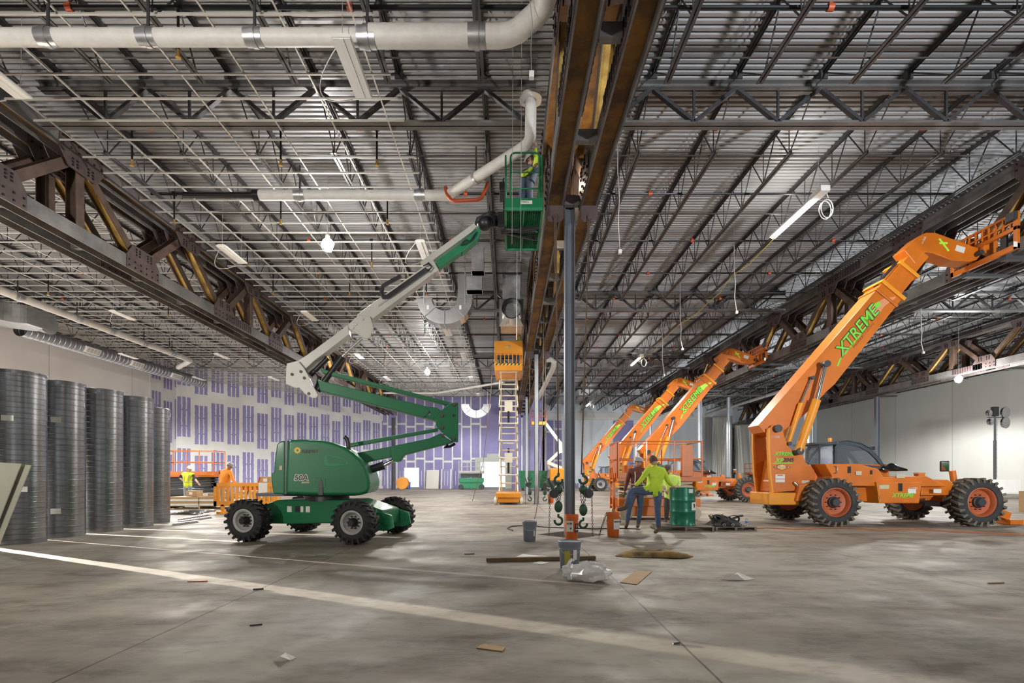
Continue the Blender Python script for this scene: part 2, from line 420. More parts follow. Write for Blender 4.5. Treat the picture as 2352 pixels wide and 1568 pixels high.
def wall(name, p, q, openings, m, t=.2, z0=0, z1=TOP):
    """wall from p to q (xy), local x along it; openings (u0,u1,z0,z1)"""
    p = Vector((p[0], p[1], 0)); q = Vector((q[0], q[1], 0)); L = (q-p).length; a = math.atan2(q.y-p.y, q.x-p.x)
    mb = MB(); us = sorted({0, L} | {o[0] for o in openings} | {o[1] for o in openings})
    for u0, u1 in zip(us, us[1:]):
        cuts = [(o[2], o[3]) for o in openings if o[0] <= u0+1e-6 and o[1] >= u1-1e-6]
        zs = [z0]
        for c in sorted(cuts): zs += [c[0], c[1]]
        zs.append(z1)
        for za, zb in zip(zs[::2], zs[1::2]):
            if zb-za > 1e-4: mb.b2((u0, 0, za), (u1, t, zb))
    o = mb.build(name, m); o.location = p; o.rotation_euler = (0, 0, a)
    return struct(o)
wall('wall_left', (-25.3, -9), (-25.3, 38), [(12.5, 16.0, 0, 3.2)], M_wleft)
DL = math.hypot(11.8, 16)
wall('wall_left_far', (-25.3, 38), (-13.5, 54), [(DL-2.1, DL-.35, 0, 2.2)], M_wdiag)
wall('wall_left_patch', (-25.24, 35.3), (-25.24, 38.05), [], M_wdiag, .05)
wall('wall_back_left', (-13.5, 54), (3.9, 54), [(2.25, 3.9, 0, 2.25), (10.5, 13.2, 0, 2.9)], M_wback)
wall('wall_back_return', (3.9, 54), (3.9, 60), [], M_wback)
wall('wall_back_right', (3.9, 60), (37, 60), [], M_wgrey)
wall('wall_right', (37, 60), (37, -9), [], M_wright)
wall('wall_rear', (37, -9), (-25.3, -9), [(8, 14, 0, 4.2), (28, 34, 0, 4.2), (46, 52, 0, 4.2)], M_wleft)
# pale board surround of the wide opening and purple board strips on the far grey wall
def slab(name, a, b, m, label=None):
    return struct(MB().b2(a, b).build(name, m))
mb = MB().b2((-3.55, 53.93, 0), (-3.0, 54, 3.35)).b2((-3.0, 53.93, 2.9), (-.3, 54, 3.35)).b2((-.3, 53.93, 0), (.4, 54, 3.35)).b2((-2.3, 53.93, 3.35), (-.9, 54, 3.75))
struct(mb.build('trim_1', M_green))
for i, (x0, x1) in enumerate(((12.6, 15.0), (4.0, 6.4))):
    mb = MB().b2((x0, 59.9, 0), (x1, 59.98, 8.0)); o = mb.build('wall_back_board', M_wback); struct(o)
slab('trim_2', (4.2, 59.8, 0), (12.6, 59.97, .5), M_wback)
slab('trim_3', (4.2, 59.75, 8.1), (24, 59.97, 8.9), M_pipebg)
# ribbed roof deck, ribs run along x
mb = MB(); P = .1524; y = -9.0; prof = []
while y < 62:
    prof += [(y, 9.99), (y+.072, 9.99), (y+.086, 10.05), (y+.138, 10.05)]; y += P
vs = []
for yy, zz in prof: vs += [(-25.4, yy, zz), (37.2, yy, zz)]
mb.add(vs, [(2*i, 2*i+1, 2*i+3, 2*i+2) for i in range(len(prof)-1)])
mb.add([(-25.4, -9, 10.14), (37.2, -9, 10.14), (37.2, 62, 10.14), (-25.4, 62, 10.14)], [(0, 1, 2, 3)])
struct(mb.build('ceiling', M_deck))

# ------------------------------------------------------------------ roof joists (one thing per span)
XJ = [1.30+1.83*k for k in range(-14, 20) if k != 0]
BAYS = [(-1.3, 10.9), (10.9, 23.1), (23.1, 35.3), (35.3, 47.5), (47.5, 59.7)]
def joist_proto():
    t = thing('roof_joist', 'x', 'roof joist', (0, 0, 0)); Ln = 12.2
    mb = MB()
    for s in (-1, 1): mb.bar((s*.04, .05, 9.955), (s*.04, Ln-.05, 9.955), .055, .006); mb.bar((s*.02, .05, 9.925), (s*.02, Ln-.05, 9.925), .006, .06)
    mb.b2((-.075, 0, 9.80), (.075, .16, 9.95)); mb.b2((-.075, Ln-.16, 9.80), (.075, Ln, 9.95))
    mb.build('top_chord', M_joist, t)
    mb = MB()
    for s in (-1, 1): mb.bar((s*.04, 1.1, 9.015), (s*.04, Ln-1.0, 9.015), .055, .008); mb.bar((s*.016, 1.1, 9.05), (s*.016, Ln-1.0, 9.05), .008, .07)
    mb.build('bottom_chord', M_joist, t)
    mb = MB(); n = 8; p = (Ln-2.4)/n
    for i in range(n):
        y0 = 1.2+i*p
        mb.tube((0, y0, 9.03), (0, y0+p/2, 9.94), .017, 5, cap=False); mb.tube((0, y0+p/2, 9.94), (0, y0+p, 9.03), .017, 5, cap=False)
        mb.tube((0, y0, 9.03), (0, y0, 9.94), .013, 5, cap=False)
    mb.tube((0, .15, 9.93), (0, 1.2, 9.03), .016, 5, cap=False); mb.tube((0, Ln-.15, 9.93), (0, Ln-1.2, 9.03), .016, 5, cap=False)
    mb.build('web', M_joist, t)
    return t
jp = joist_proto(); first = True
sides = lambda x: 'above the upright ducts' if x < -11.5 else 'left of the central truss' if x < 1 else 'right of the central truss' if x < 13 else 'beyond the lifted truss'
where = ['nearest', 'second', 'third', 'fourth', 'last']
for bi, (ya, yb) in enumerate(BAYS):
    for x in XJ:
        if abs(x+10.9) < .75 or abs(x-13.5) < .75 or abs(x-25.7) < .75: pass
        if bi == 3 and x < -18.2: continue
        if bi == 4 and x < 4.3: continue
        lab = 'dark open web roof joist '+sides(x)+', in the '+where[bi]+' row of spans'
        o = jp if first else dup(jp); first = False
        o.location = (x, ya, 0); o['label'] = lab; o['group'] = 'roof joists '+sides(x)+', '+where[bi]+' spans'

# ------------------------------------------------------------------ joist girders along x
GY = [10.9, 23.1, 35.3, 47.5]
SEG = [(-25.2, -11.62), (-10.18, .60), (2.06, 12.78), (14.22, 24.98), (26.42, 36.9)]
def girder(x0, x1, y, lab):
    t = thing('joist_girder', lab, 'roof girder', (0, y, 0))
    mb = MB(); zt = 9.80
    for s in (-1, 1): mb.b2((x0, s*.012, zt-.08), (x1, s*.024, zt+.0)); mb.b2((x0, s*.012, zt-.012), (x1, s*.125, zt))
    for s in (-1, 1): mb.b2((x0, s*.012, zt-.15), (x1, s*.11, zt-.138)); mb.b2((x0, s*.012, zt-.15), (x1, s*.022, zt-.07))
    mb.build('top_chord', M_girder, t)
    mb = MB()
    for s in (-1, 1): mb.b2((x0, s*.012, 8.88), (x1, s*.024, 9.0)); mb.b2((x0, s*.012, 8.88), (x1, s*.125, 8.892))
    mb.build('bottom_chord', M_girder, t)
    nodes = [x for x in XJ+[1.30] if x0-1 < x < x1+1]; nodes.sort()
    bots = [(a+b)/2 for a, b in zip(nodes, nodes[1:])]
    for bx in bots:
        if not x0+.1 < bx < x1-.1: continue
        for tx in (bx-.915, bx+.915):
            if not x0-.05 < tx < x1+.05: tx = min(max(tx, x0+.05), x1-.05)
            MB().bar((bx, 0, 8.96), (tx, 0, 9.70), .07, .10, (0, 1, 0)).build('diagonal', M_steel, t)
        MB().bar((bx, 0, 8.96), (bx, 0, 9.70), .045, .045, (0, 1, 0)).build('vertical', M_steel, t)
    return t
nth = ['first', 'second', 'third', 'fourth']
bayname = ['over the upright ducts', 'left of the central truss', 'right of the central truss', 'beyond the lifted truss', 'beside the right wall']
for gi, y in enumerate(GY):
    for si, (x0, x1) in enumerate(SEG):
        if gi == 3 and si == 0: continue
        if gi == 3 and si == 4: pass
        girder(x0, x1, y, 'black lattice girder, %s row from the camera, %s' % (nth[gi], bayname[si]))

# ------------------------------------------------------------------ twin transfer trusses along y
def truss(name, label, x, y0, npan, z0=0.0):
    t = thing(name, label, 'steel truss', (x, y0, z0)); pl = 4.067; Ln = npan*pl
    zb, zt = 7.14, 9.10
    for s in (-1, 1):
        cx = s*.36
        for nm, z in (('bottom_chord', zb), ('top_chord', zt)):
            mb = MB().hbeam((cx, 0, z), (cx, Ln, z), .35, .345, .03, .025, up=(1, 0, 0), webmat=1)
            # bolted splice plates with bolt rows near each column
            for k in range(1, npan):
                if k % 3 != 1: continue
                yy = k*pl+1.0
                for e in (-1, 1):
                    mb.mat(2).b2((cx+e*.173, yy-.9, z-.15), (cx+e*.195, yy+.9, z+.15))
                    mb.mat(3)
                    for q in range(12):
                        for zz in (-.10, -.035, .035, .10):
                            mb.b2((cx+e*.195-.012, yy-.82+q*.149-.018, z+zz-.018), (cx+e*.195+.014, yy-.82+q*.149+.018, z+zz+.018))
                mb.mat(0)
            mb.build(nm, [M_mill, M_rust, M_gusset, M_bolt], t)
        for k in range(npan):
            a = k*pl; b_ = a+pl/2; c = a+pl
            MB().hbeam((cx, a+.25, zb+.28), (cx, b_-.22, zt-.28), .22, .25, .02, .018, up=(1, 0, 0), webmat=1).build('diagonal', [M_rust2, M_rust2], t)
            MB().hbeam((cx, b_+.22, zt-.28), (cx, c-.25, zb+.28), .22, .25, .02, .018, up=(1, 0, 0), webmat=1).build('diagonal', [M_rust2, M_ochre], t)
            if k % 2 == 0: MB().hbeam((cx, b_, zb+.17), (cx, b_, zt-.17), .24, .26, .02, .018, up=(1, 0, 0), webmat=1).build('vertical', [M_rust2, M_rust2], t)
            for yy, up in ((a, 1), (b_, -1)):
                mb = MB()
                z = zb if up > 0 else zt
                for e in (-1, 1):
                    poly = [(-.62, -.17), (.62, -.17), (.62, .20), (.40, .52), (-.40, .52), (-.62, .20)]
                    mb.prism([(p, q*up) for p, q in poly], (cx+e*.185, yy, z), (0, 1, 0), (0, 0, 1), .02, both=True)
                    mb.mat(1)
                    for py_, pz in [(i*.22-.55, j) for i in range(6) for j in (-.10, .06)]+[(i*.13+s2*.22-.065, j) for s2 in (-1, 1) for i in range(2) for j in (.28, .36, .43)]:
                        mb.b2((cx+e*.195-.02, yy+py_-.02, z+pz*up-.02), (cx+e*.195+.02, yy+py_+.02, z+pz*up+.02))
                    mb.mat(0)
                mb.build('gusset_plate', [M_gusset, M_bolt], t)
    for k in range(npan*2):      # cross ties between the twin chords
        MB().b2((-.19, k*pl/2+.5, zb-.10), (.19, k*pl/2+.62, zb+.10)).build('cross_tie', M_mill, t)
    return t
tc_ = truss('transfer_truss', 'twin rusty steel truss running away down the middle, above the chain hoists', 1.35, 2.017, 11)
for x, lab in ((-10.9, 'twin rusty steel truss on the left, ending behind the white lift arm'),
               (13.5, 'twin steel truss held up on the forks of the orange telehandlers'),
               ):
    dup(tc_, (x, 2.017, 0), 0, lab)
truss('transfer_truss', 'farther steel truss by the right wall, ending at the plastic curtains', 25.7, 10.2, 11)
# lug plates with shackle eyes under the central truss
for y in (10.83, 23.03, 35.2):
    for s in (-1, 1):
        nm = ('first', 'second', 'third')[[10.83, 23.03, 35.2].index(y)]
        o = MB().prism([(-.17, .34), (.17, .34), (.17, .07), (.11, 0), (-.11, 0), (-.17, .07)], (1.35+s*.36, y-.28, 6.61), (1, 0, 0), (0, 0, 1), .03)
        o.tube((1.35+s*.36, y-.26, 6.69), (1.35+s*.36, y-.36, 6.69), .05, 12)
        tag(o.build('lifting_lug', M_gusset), 'dark lifting lug under the %s chord of the central truss, at the %s column' % ('left' if s < 0 else 'right', nm), 'lifting lug')

# ------------------------------------------------------------------ columns
def column(x, y, z0, z1, m, label, w=.2):
    t = thing('steel_column', label, 'column', (x, y, z0))
    h = z1-z0
    mb = MB().hbeam((0, 0, .02), (0, 0, h), w, w, .016, .012, up=(1, 0, 0))
    mb.build('shaft', m, t)
    MB().box((0, 0, .012), (w*1.7, w*1.7, .024)).build('base_plate', M_mill, t)
    if z1 > 7: MB().box((0, 0, h+.012), (w*1.15, w*1.1, .025)).build('cap_plate', M_mill, t)
    return t
def boxcol(x, y, z0, z1, m, label, w=.2):
    t = thing('steel_column', label, 'column', (x, y, z0)); h = z1-z0
    mb = MB().b2((-w/2, -w/2, .02), (w/2, -w/2+.02, h)).b2((-w/2, w/2-.02, .02), (w/2, w/2, h)).b2((-w/2, -w/2, .02), (-w/2+.02, w/2, h)).b2((w/2-.02, -w/2, .02), (w/2, w/2, h))
    mb.build('shaft', m, t); MB().box((0, 0, .012), (w*1.8, w*1.8, .024)).build('base_plate', M_mill, t)
    MB().box((0, 0, h+.11), (w*.92, w*.92, .22)).build('cap_stub', M_black, t)
    return t
column(1.335, 10.9, -1.28, 7.3, M_col, 'tall grey steel column standing in the floor pit behind the orange bucket', .215)
boxcol(1.31, 23.1, 0, 6.88, M_coll, 'pale grey column under the central truss beside the far orange bucket')
boxcol(1.31, 35.3, 0, 6.88, M_coll, 'pale grey column in the middle row, behind the nearer pale one')
boxcol(1.31, 47.5, 0, 6.88, M_coll, 'pale grey column farthest down the middle row')
column(13.86, 23.1, 0, 6.75, M_coll, 'grey column under the lifted truss, above the nearest telehandler boom', .24)
column(13.5, 35.3, 0, 6.9, M_coll, 'grey column behind the raised boom beside the plastic curtain', .24)
column(13.5, 47.5, 0, 6.9, M_coll, 'grey column between the booms of the far telehandlers', .24)
column(26.0, 35.3, 0, 6.9, M_col, 'grey column on the pale right wall, right of the dark cab', .24)
column(-10.9, 47.6, 0, 6.9, M_steel, 'dark post at the end of the left truss by the purple wall', .30)
column(25.7, 57.4, 0, 6.9, M_steel, 'dark post between the two plastic curtains', .30)
for x in (22.0,):
    column(20.9, 47.5, 0, 8.8, M_coll, 'slim grey column left of the plastic curtain', .24)
# ------------------------------------------------------------------ machine materials
M_or = mat('orange_machine_paint', (.64, .16, .007), .42, 0, .22, 1.3, coat=.1)
M_or2 = mat('yellow_and_lit_orange_paint', (.80, .30, .012), .42, 0, .10, 1.5, coat=.1)  # real yellow-orange paint; also stands for lit orange on telehandler faces
M_orrim = mat('faded_orange_rim', (.50, .115, .035), .55, 0, .25, 3)
M_tyre = mat('dusty_tyre', (.045, .044, .043), .8, 0, 0, 3.5, col2=(.022, .022, .023))
M_lug = mat('dusty_tread', (.20, .165, .115), .9, 0, 0, 3, col2=(.07, .06, .05))
M_dark = mat('dark_grey_casting', (.035, .038, .042), .5)
M_cab = mat('dark_cab_frame', (.045, .065, .075), .4, 0, .1, 2)
M_glass = mat('tinted_glass', (.62, .67, .70), .03, 0, trans=.96)
M_lime = mat('lime_lettering', (.20, .62, .045), .5)
M_limed = mat('light_green_decal', (.42, .80, .06), .45)
M_scar = mat('peeled_decal', (.66, .26, .12), .6)
M_ink = mat('black_ink', (.015, .015, .02), .5)
M_label = mat('white_sticker', (.72, .70, .64), .55, 0, .15, 60)
M_cream = mat('cream_sticker', (.60, .52, .36), .6, 0, .3, 50)
M_red = mat('red_sticker', (.55, .04, .03), .5)
M_green = mat('green_machine_paint', (.008, .155, .058), .46, 0, .15, 1.5, coat=.12, spec=.35)
M_green2 = mat('light_green_paint', (.016, .23, .10), .55, 0, .2, 2, coat=.1)
M_bwhite = mat('off_white_boom_paint', (.55, .54, .49), .4, 0, .14, 1.6)
M_cwhite = mat('cream_scissor_paint', (.72, .66, .52), .5, 0, .12, 2)
M_rimw = mat('grey_white_rim', (.42, .41, .39), .5, 0, .2, 4)
M_tarp = mat('wet_black_sheet', (.012, .016, .022), .15)
M_amber = mat('amber_plastic', (.85, .30, .01), .3)
M_mirror = mat('mirror_glass', (.55, .55, .58), .06, 1.0)

def wheel(parent, c, R, w, rimR, side, lugn=22, mt=None, ml=None, mr=None, hub=None, name='wheel', rot=0.0, lugh=.034, dish=.10):
    """tyre + rim + hub; axle along y; outer face towards side (-1 = -y)"""
    mt = mt or M_tyre; ml = ml or M_lug; mr = mr or M_orrim; hub = hub or M_dark
    T = bpy.data.objects.new(name, None); COL.objects.link(T); _reg(T, parent); T.location = c; T.rotation_euler = (0, 0, rot)
    R0 = R-lugh
    mb = MB(); h = w/2
    prof = [(rimR, -h*.80), (rimR+.03, -h*.97), ((rimR+R0)/2, -h*1.0), (R0-.05, -h*.93), (R0, -h*.72), (R0+.006, 0), (R0, h*.72), (R0-.05, h*.93), ((rimR+R0)/2, h), (rimR+.03, h*.97), (rimR, h*.80)]
    mb.lathe(prof, (0, 0, 0), (0, 1, 0), 40, False, False)
    mb.mat(1)
    for i in range(lugn):
        for s in (-1, 1):
            a = 2*PI*(i+(.5 if s > 0 else 0))/lugn
            ct = Vector((math.cos(a), 0, math.sin(a))); tg = Vector((-math.sin(a), 0, math.cos(a)))
            bw = R*2*PI/lugn*.26
            o = ct*(R0-.02); e0 = o+Vector((0, s*h*.02, 0))-tg*bw*.9; e1 = o+Vector((0, s*h*.98, 0))+tg*bw*.9
            f1 = ct*(R0-.09)+Vector((0, s*h*1.03, 0))+tg*bw*1.0
            q = [e0-tg*bw*.5, e0+tg*bw*.5, e1+tg*bw*.7, e1-tg*bw*.7]
            up = [x+ct*(lugh+.02) for x in q]
            mb.add(q+up, [(0, 1, 5, 4), (1, 2, 6, 5), (2, 3, 7, 6), (3, 0, 4, 7), (4, 5, 6, 7)])
            mb.add([e1-tg*bw*.7, e1+tg*bw*.7, f1+tg*bw*.5, f1-tg*bw*.5]+[e1-tg*bw*.7+ct*(lugh+.02), e1+tg*bw*.7+ct*(lugh+.02)],
                   [(0, 1, 2, 3), (4, 5, 2, 3), (0, 4, 3), (1, 2, 5)])
    mb.build('tyre', [mt, ml], T)
    s = side
    pr = [(rimR+.015, s*h*.86), (rimR-.01, s*h*.90), (rimR-.035, s*h*.80), (rimR-.05, s*(h*.80-dish)), (rimR*.62, s*(h*.80-dish-.03)), (rimR*.40, s*(h*.80-dish-.02))]
    mb = MB().lathe(pr, (0, 0, 0), (0, 1, 0), 36, False, True)
    mb.lathe([(rimR-.01, -s*h*.8), (rimR*.9, -s*h*.2)], (0, 0, 0), (0, 1, 0), 24, True, True)
    mb.build('rim', mr, T)
    yh = s*(h*.80-dish)
    mb = MB().lathe([(rimR*.40, yh), (rimR*.40, yh+s*.04), (rimR*.33, yh+s*.06), (rimR*.30, yh+s*.11), (rimR*.26, yh+s*.13)], (0, 0, 0), (0, 1, 0), 20, False, True)
    for i in range(10):
        a = 2*PI*i/10; mb.tube((math.cos(a)*rimR*.52, yh-s*.02, math.sin(a)*rimR*.52), (math.cos(a)*rimR*.52, yh+s*.03, math.sin(a)*rimR*.52), .014, 6)
    mb.build('hub', hub, T)
    return T

# ------------------------------------------------------------------ telehandler (nose towards +x, boom over the cab)
TX, TY = 8.216, 13.8
def telehandler():
    t = thing('telehandler', 'nearest and largest orange telehandler, with a peeled mark on its raised boom', 'telehandler', (TX, TY, 0))
    def Q(px, py, d): return ((px-VX)*d/FPX-TX, HC+(VY-py)*d/FPX)
    c3 = lambda x, y, d: Q(x/3.5+1680, y/3.5+940, d)
    c2 = lambda x, y, d: Q(x/2.903+1680, y/2.903+460, d)
    A, B = (1, 0, 0), (0, 0, 1)
    def plate(name, pts, y0, y1, m, par=None, bevel=.012):
        mb = MB().prism(pts, (0, y1-TY, 0), A, B, y1-y0)      # normal of x cross z is -y
        return mb.build(name, m, par or t, bevel=bevel)
    def at2(p, d): return (p[0], d-TY, p[1])
    R = .614
    for x in (0.0, 3.65):
        wheel(t, (x, 12.74-TY, R), R, .48, .36, -1)
        wheel(t, (x, 14.86-TY, R), R, .48, .36, 1)
    # frame
    d = 13.0
    fr = [(-.70, .62), (-.60, 1.05), (.15, 1.15), (1.0, 1.15), (2.45, 1.17), (2.95, 1.10), (3.05, .95), (2.85, .72), (2.3, .66), (.9, .60), (.3, .60)]
    plate('chassis', fr, 13.05, 14.55, M_or)
    for x in (0.0, 3.65):
        MB().tube((x, 12.85-TY, R), (x, 14.75-TY, R), .13, 14).box((x, 0, R), (.34, .5, .34)).build('axle', M_dark, t)
    plate('front_frame', [(3.0, .62), (3.0, 1.02), (3.5, 1.0), (4.05, .80), (4.15, .45), (3.9, .42), (3.4, .62)], 13.45, 14.15, M_or)
    # outrigger legs at the nose
    for y in (13.25, 14.35):
        MB().bar((3.95, y-TY, .62), (5.0, y-TY, .20), .16, .2).box((5.05, y-TY, .07), (.34, .40, .12)).build('outrigger', M_or, t)
    # engine cover with access panel
    ec = [c3(*p, 12.75) for p in ((640, 560), (690, 470), (760, 437), (1020, 437), (1180, 482), (1215, 545), (1600, 548), (1600, 560), (1100, 565))]
    ec = [(-.02, 1.02), (.02, 1.26)]+[c3(*p, 12.75) for p in ((745, 437), (1020, 437), (1180, 482), (1215, 540), (1560, 535))]+[(2.9, 1.04), (2.9, 1.0)]
    eo = plate('engine_cover', ec, 12.72, 13.35, M_or, bevel=.03)
    for x0, y0, rr in ((950, 485, .055), (1127, 505, .035)):
        p = c3(x0, y0, 12.7); MB().box((p[0], 12.712-TY, p[1]), (rr*1.4, .02, rr*3)).build('vent_slot', M_dkplastic, eo)
    p = c3(835, 485, 12.7); MB().path([(p[0]-.02, 12.71-TY, p[1]-.09), (p[0]+.03, 12.67-TY, p[1]-.08), (p[0]+.03, 12.67-TY, p[1]+.08), (p[0]-.02, 12.71-TY, p[1]+.09)], .012, 8).build('handle', M_chrome, eo)
    # tool box / fuel tank slung between the wheels
    d = 12.62
    tb = [c3(*p, d) for p in ((1175, 583), (1535, 578), (1512, 755), (1195, 755))]
    tbo = plate('tank_box', tb, d, 13.2, M_or, bevel=.025)
    MB().prism([(tb[0][0], tb[0][1]), (tb[3][0], tb[3][1]), (tb[3][0]+.02, tb[3][1]), (tb[0][0]+.02, tb[0][1])], (-.012, 13.19-TY, 0), A, B, .55).build('box_side_lit_face', M_or2, tbo)  # sunlit left face of the box put in as a brighter sheet
    p = c3(1357, 625, d); MB().box((p[0], d-TY-.004, p[1]), (.10, .012, .2)).build('latch', M_dkplastic, tbo)
    for s_ in ('XTREME',): text(s_, tbo, (c3(1290, 712, d)[0], d-TY-.004, c3(0, 705, d)[1]), A, B, .145, M_lime, shear=.28, bold=.004)
    text('111550', tbo, (c3(1422, 640, d)[0], d-TY-.004, c3(0, 640, d)[1]), A, B, .075, M_label)
    p = c3(1450, 657, d); MB().box((p[0], d-TY-.003, p[1]), (.20, .006, .12)).build('sticker', M_label, tbo)
    p = c3(1228, 622, d); MB().box((p[0], d-TY-.003, p[1]), (.24, .006, .10)).build('sticker', M_cream, tbo)
    for q, w_, m_ in (((1022, 512), .15, M_cream), ((1360, 535), .22, M_cream), ((1655, 655), .2, M_label)):
        p = c3(*q, 12.7); MB().box((p[0], 12.700-TY, p[1]), (w_, .01, .10)).build('sticker', m_, eo)
    # lower side sill in front
    plate('side_sill', [c3(*p, 12.85) for p in ((1535, 560), (1740, 565), (1790, 600), (1745, 688), (1525, 690))], 12.85, 13.4, M_or)
    # tower plates
    T_ = [(300, 152), (318, 128), (350, 116), (385, 128), (402, 155), (420, 230), (452, 300), (500, 345), (560, 345), (585, 425), (660, 485), (660, 640), (330, 668), (312, 520), (300, 300)]
    near = plate('tower_plate', [c3(*p, 13.3) for p in T_], 13.24, 13.32, M_or)
    far = plate('tower_plate', [c3(*p, 13.3) for p in T_], 14.06, 14.14, M_or)
    for pl_, yy in ((near, 13.24), (far, 14.06)):      # rear edge strip, its lit left face put in as brighter orange
        q = [c3(*p, 13.3) for p in ((300, 152), (300, 300), (312, 520), (330, 668))]
        MB().prism([(x-.05, z) for x, z in q]+[(x, z) for x, z in q[::-1]], (0, yy+.09-TY, 0), A, B, .10).build('edge_flange_lit_face', M_or2, pl_)
    plate('tower_web', [c3(*p, 13.3) for p in ((380, 400), (560, 420), (640, 560), (640, 660), (340, 660))], 13.32, 14.06, M_or)
    p = c3(352, 157, 13.3)
    MB().tube((p[0], 13.16-TY, p[1]), (p[0], 14.22-TY, p[1]), .075, 16).tube((p[0], 13.12-TY, p[1]), (p[0], 13.2-TY, p[1]), .10, 16).build('pivot_pin', M_dark, t)
    # rear counterweight bumper
    bx = [c3(*p, 13.2) for p in ((298, 668), (545, 668), (545, 768), (298, 768))]
    cw = plate('counterweight', bx, 13.16, 14.25, M_or2, bevel=.03)
    text('XTREME', near, (c3(345, 372, 13.24)[0], 13.232-TY, c3(0, 370, 13.24)[1]), A, B, .135, M_lime, shear=.28, bold=.004)
    o = c3(340, 430, 13.24); text('XR', near, (o[0]+.03, 13.232-TY, o[1]+.01), A, B, .165, M_lime, shear=.28, bold=.006)
    o = c3(412, 420, 13.24); text('2045', near, (o[0], 13.232-TY, o[1]), A, B, .14, M_ink, shear=.28, bold=.004)
    o0 = c3(330, 436, 13.24); o1 = c3(490, 430, 13.24); MB().bar((o0[0], 13.236-TY, o0[1]), (o1[0], 13.236-TY, o1[1]), .006, .022).build('underline', M_lime, near)
    text('111550', near, (c3(318, 228, 13.24)[0], 13.232-TY, c3(0, 228, 13.24)[1]), A, B, .075, M_label)
    o = c3(405, 463, 13.24); hw, hh = .235, .09
    lg = MB().prism([(-hw, 0), (0, -hh), (hw, 0), (0, hh)], (o[0], 13.238-TY, o[1]), A, B, .004).build('diamond_logo', M_ink, near)
    MB().prism([(-hw*.88, 0), (0, -hh*.85), (hw*.88, 0), (0, hh*.85)], (o[0], 13.234-TY, o[1]), A, B, .003).build('logo_fill', mat('logo_yellow', (.75, .48, .03), .5), lg)
    MB().box((o[0], 13.229-TY, o[1]), (.30, .004, .055)).build('logo_band', M_red, lg)
    text('AHERN', lg, (o[0]-.125, 13.226-TY, o[1]-.021), A, B, .066, M_label, bold=.002)
    p = c3(391, 553, 13.24); s_ = MB().box((p[0], 13.236-TY, p[1]), (.25, .006, .21)).build('sticker', M_label, near); MB().box((p[0], 13.230-TY, p[1]+.08), (.15, .004, .02)).build('sticker_band', M_red, s_)
    MB().box((p[0], 13.230-TY, p[1]-.02), (.24, .004, .014)).build('sticker_band', M_red, s_)
    p = c3(597, 582, 13.24); MB().box((p[0], 13.236-TY, p[1]), (.22, .006, .08)).build('sticker', M_cream, near)
    MB().path([at2(c3(505, 585, 13.2), 13.2), at2(c3(545, 630, 13.2), 13.15), at2(c3(575, 665, 13.2), 13.2)], .04, 10).build('exhaust_pipe', M_chrome, t)
    # light box at the tail
    p = c3(280, 590, 13.9); MB().box((p[0]-.02, 13.75-TY, p[1]), (.10, .35, .16)).build('tail_light', M_label, t)
    # cab
    cp = [(830, 440), (832, 300), (862, 262), (930, 250), (1040, 272), (1130, 320), (1200, 398), (1240, 470), (1180, 470)]
    ci = [(850, 430), (852, 318), (880, 290), (935, 284), (1030, 300), (1105, 342), (1165, 400), (1210, 462), (1190, 455)]
    dn, df = 13.75, 14.75
    cab = None
    for y0 in (dn, df-.06):
        a = [c3(*p, dn) for p in cp]; b_ = [c3(*p, dn) for p in ci]
        mb = MB(); n = len(a)
        for yy, fl in ((y0-TY, 0), (y0+.06-TY, 1)):
            vs = [(x, yy, z) for x, z in a]+[(x, yy, z) for x, z in b_]
            mb.add(vs, [(i, (i+1) % n, n+(i+1) % n, n+i) for i in range(n)])
        vs = [(x, y0-TY, z) for x, z in a]+[(x, y0+.06-TY, z) for x, z in a]
        mb.add(vs, [(i, (i+1) % n, n+(i+1) % n, n+i) for i in range(n)])
        vs = [(x, y0-TY, z) for x, z in b_]+[(x, y0+.06-TY, z) for x, z in b_]
        mb.add(vs, [(i, (i+1) % n, n+(i+1) % n, n+i) for i in range(n)])
        o = mb.build('cab_frame', M_cab, t)
        if cab is None: cab = o
        MB().prism(b_, (0, y0+.033-TY, 0), A, B, .008).build('side_glass', M_glass, o)
    a = [c3(*p, dn) for p in cp[:8]]
    mb = MB()
    for (x0, z0), (x1, z1) in zip(a[2:5], a[3:6]): mb.add([(x0, dn-TY, z0), (x1, dn-TY, z1), (x1, df-TY, z1), (x0, df-TY, z0)], [(0, 1, 2, 3)])
    mb.build('cab_roof', M_cab, t, solid=.04)
    mb = MB()
    for (x0, z0), (x1, z1) in zip(a[5:7], a[6:8]): mb.add([(x0, dn+.05-TY, z0), (x1, dn+.05-TY, z1), (x1, df-.05-TY, z1), (x0, df-.05-TY, z0)], [(0, 1, 2, 3)])
    mb.build('windscreen', M_glass, t, solid=.006)
    x0, z0 = c3(650, 440, dn); x1, z1 = c3(830, 275, dn)
    MB().b2((x1-.6, dn-TY, z1-.02), (x1+.1, df-TY, z1+.03)).build('rear_visor', M_cab, t)
    MB().path([(x1-.8, dn-TY+.02, z0-.05), (x1-.62, dn-TY+.02, z0+.24), (x1-.35, dn-TY+.02, z1-.06), (x1-.05, dn-TY+.02, z1-.02)], .03, 8).build('rear_bow', M_cab, t)
    MB().b2((x1-.42, dn-TY, z0), (x1-.05, df-TY, z1-.05)).build('rear_glass', M_glass, t)
    MB().bar((x1-.42, dn-.01-TY, z0-.05), (x1-.42, dn-.01-TY, z1-.03), .03, .03).build('rear_post', M_cab, t)
    MB().b2((x1+.55, dn+.25-TY, z0-.15), (x1+1.0, df-.25-TY, z0+.0)).bar((x1+.56, 14.25-TY, z0), (x1+.42, 14.25-TY, z0+.42), .42, .1, (1, 0, 0)).build('seat', M_dkplastic, t)
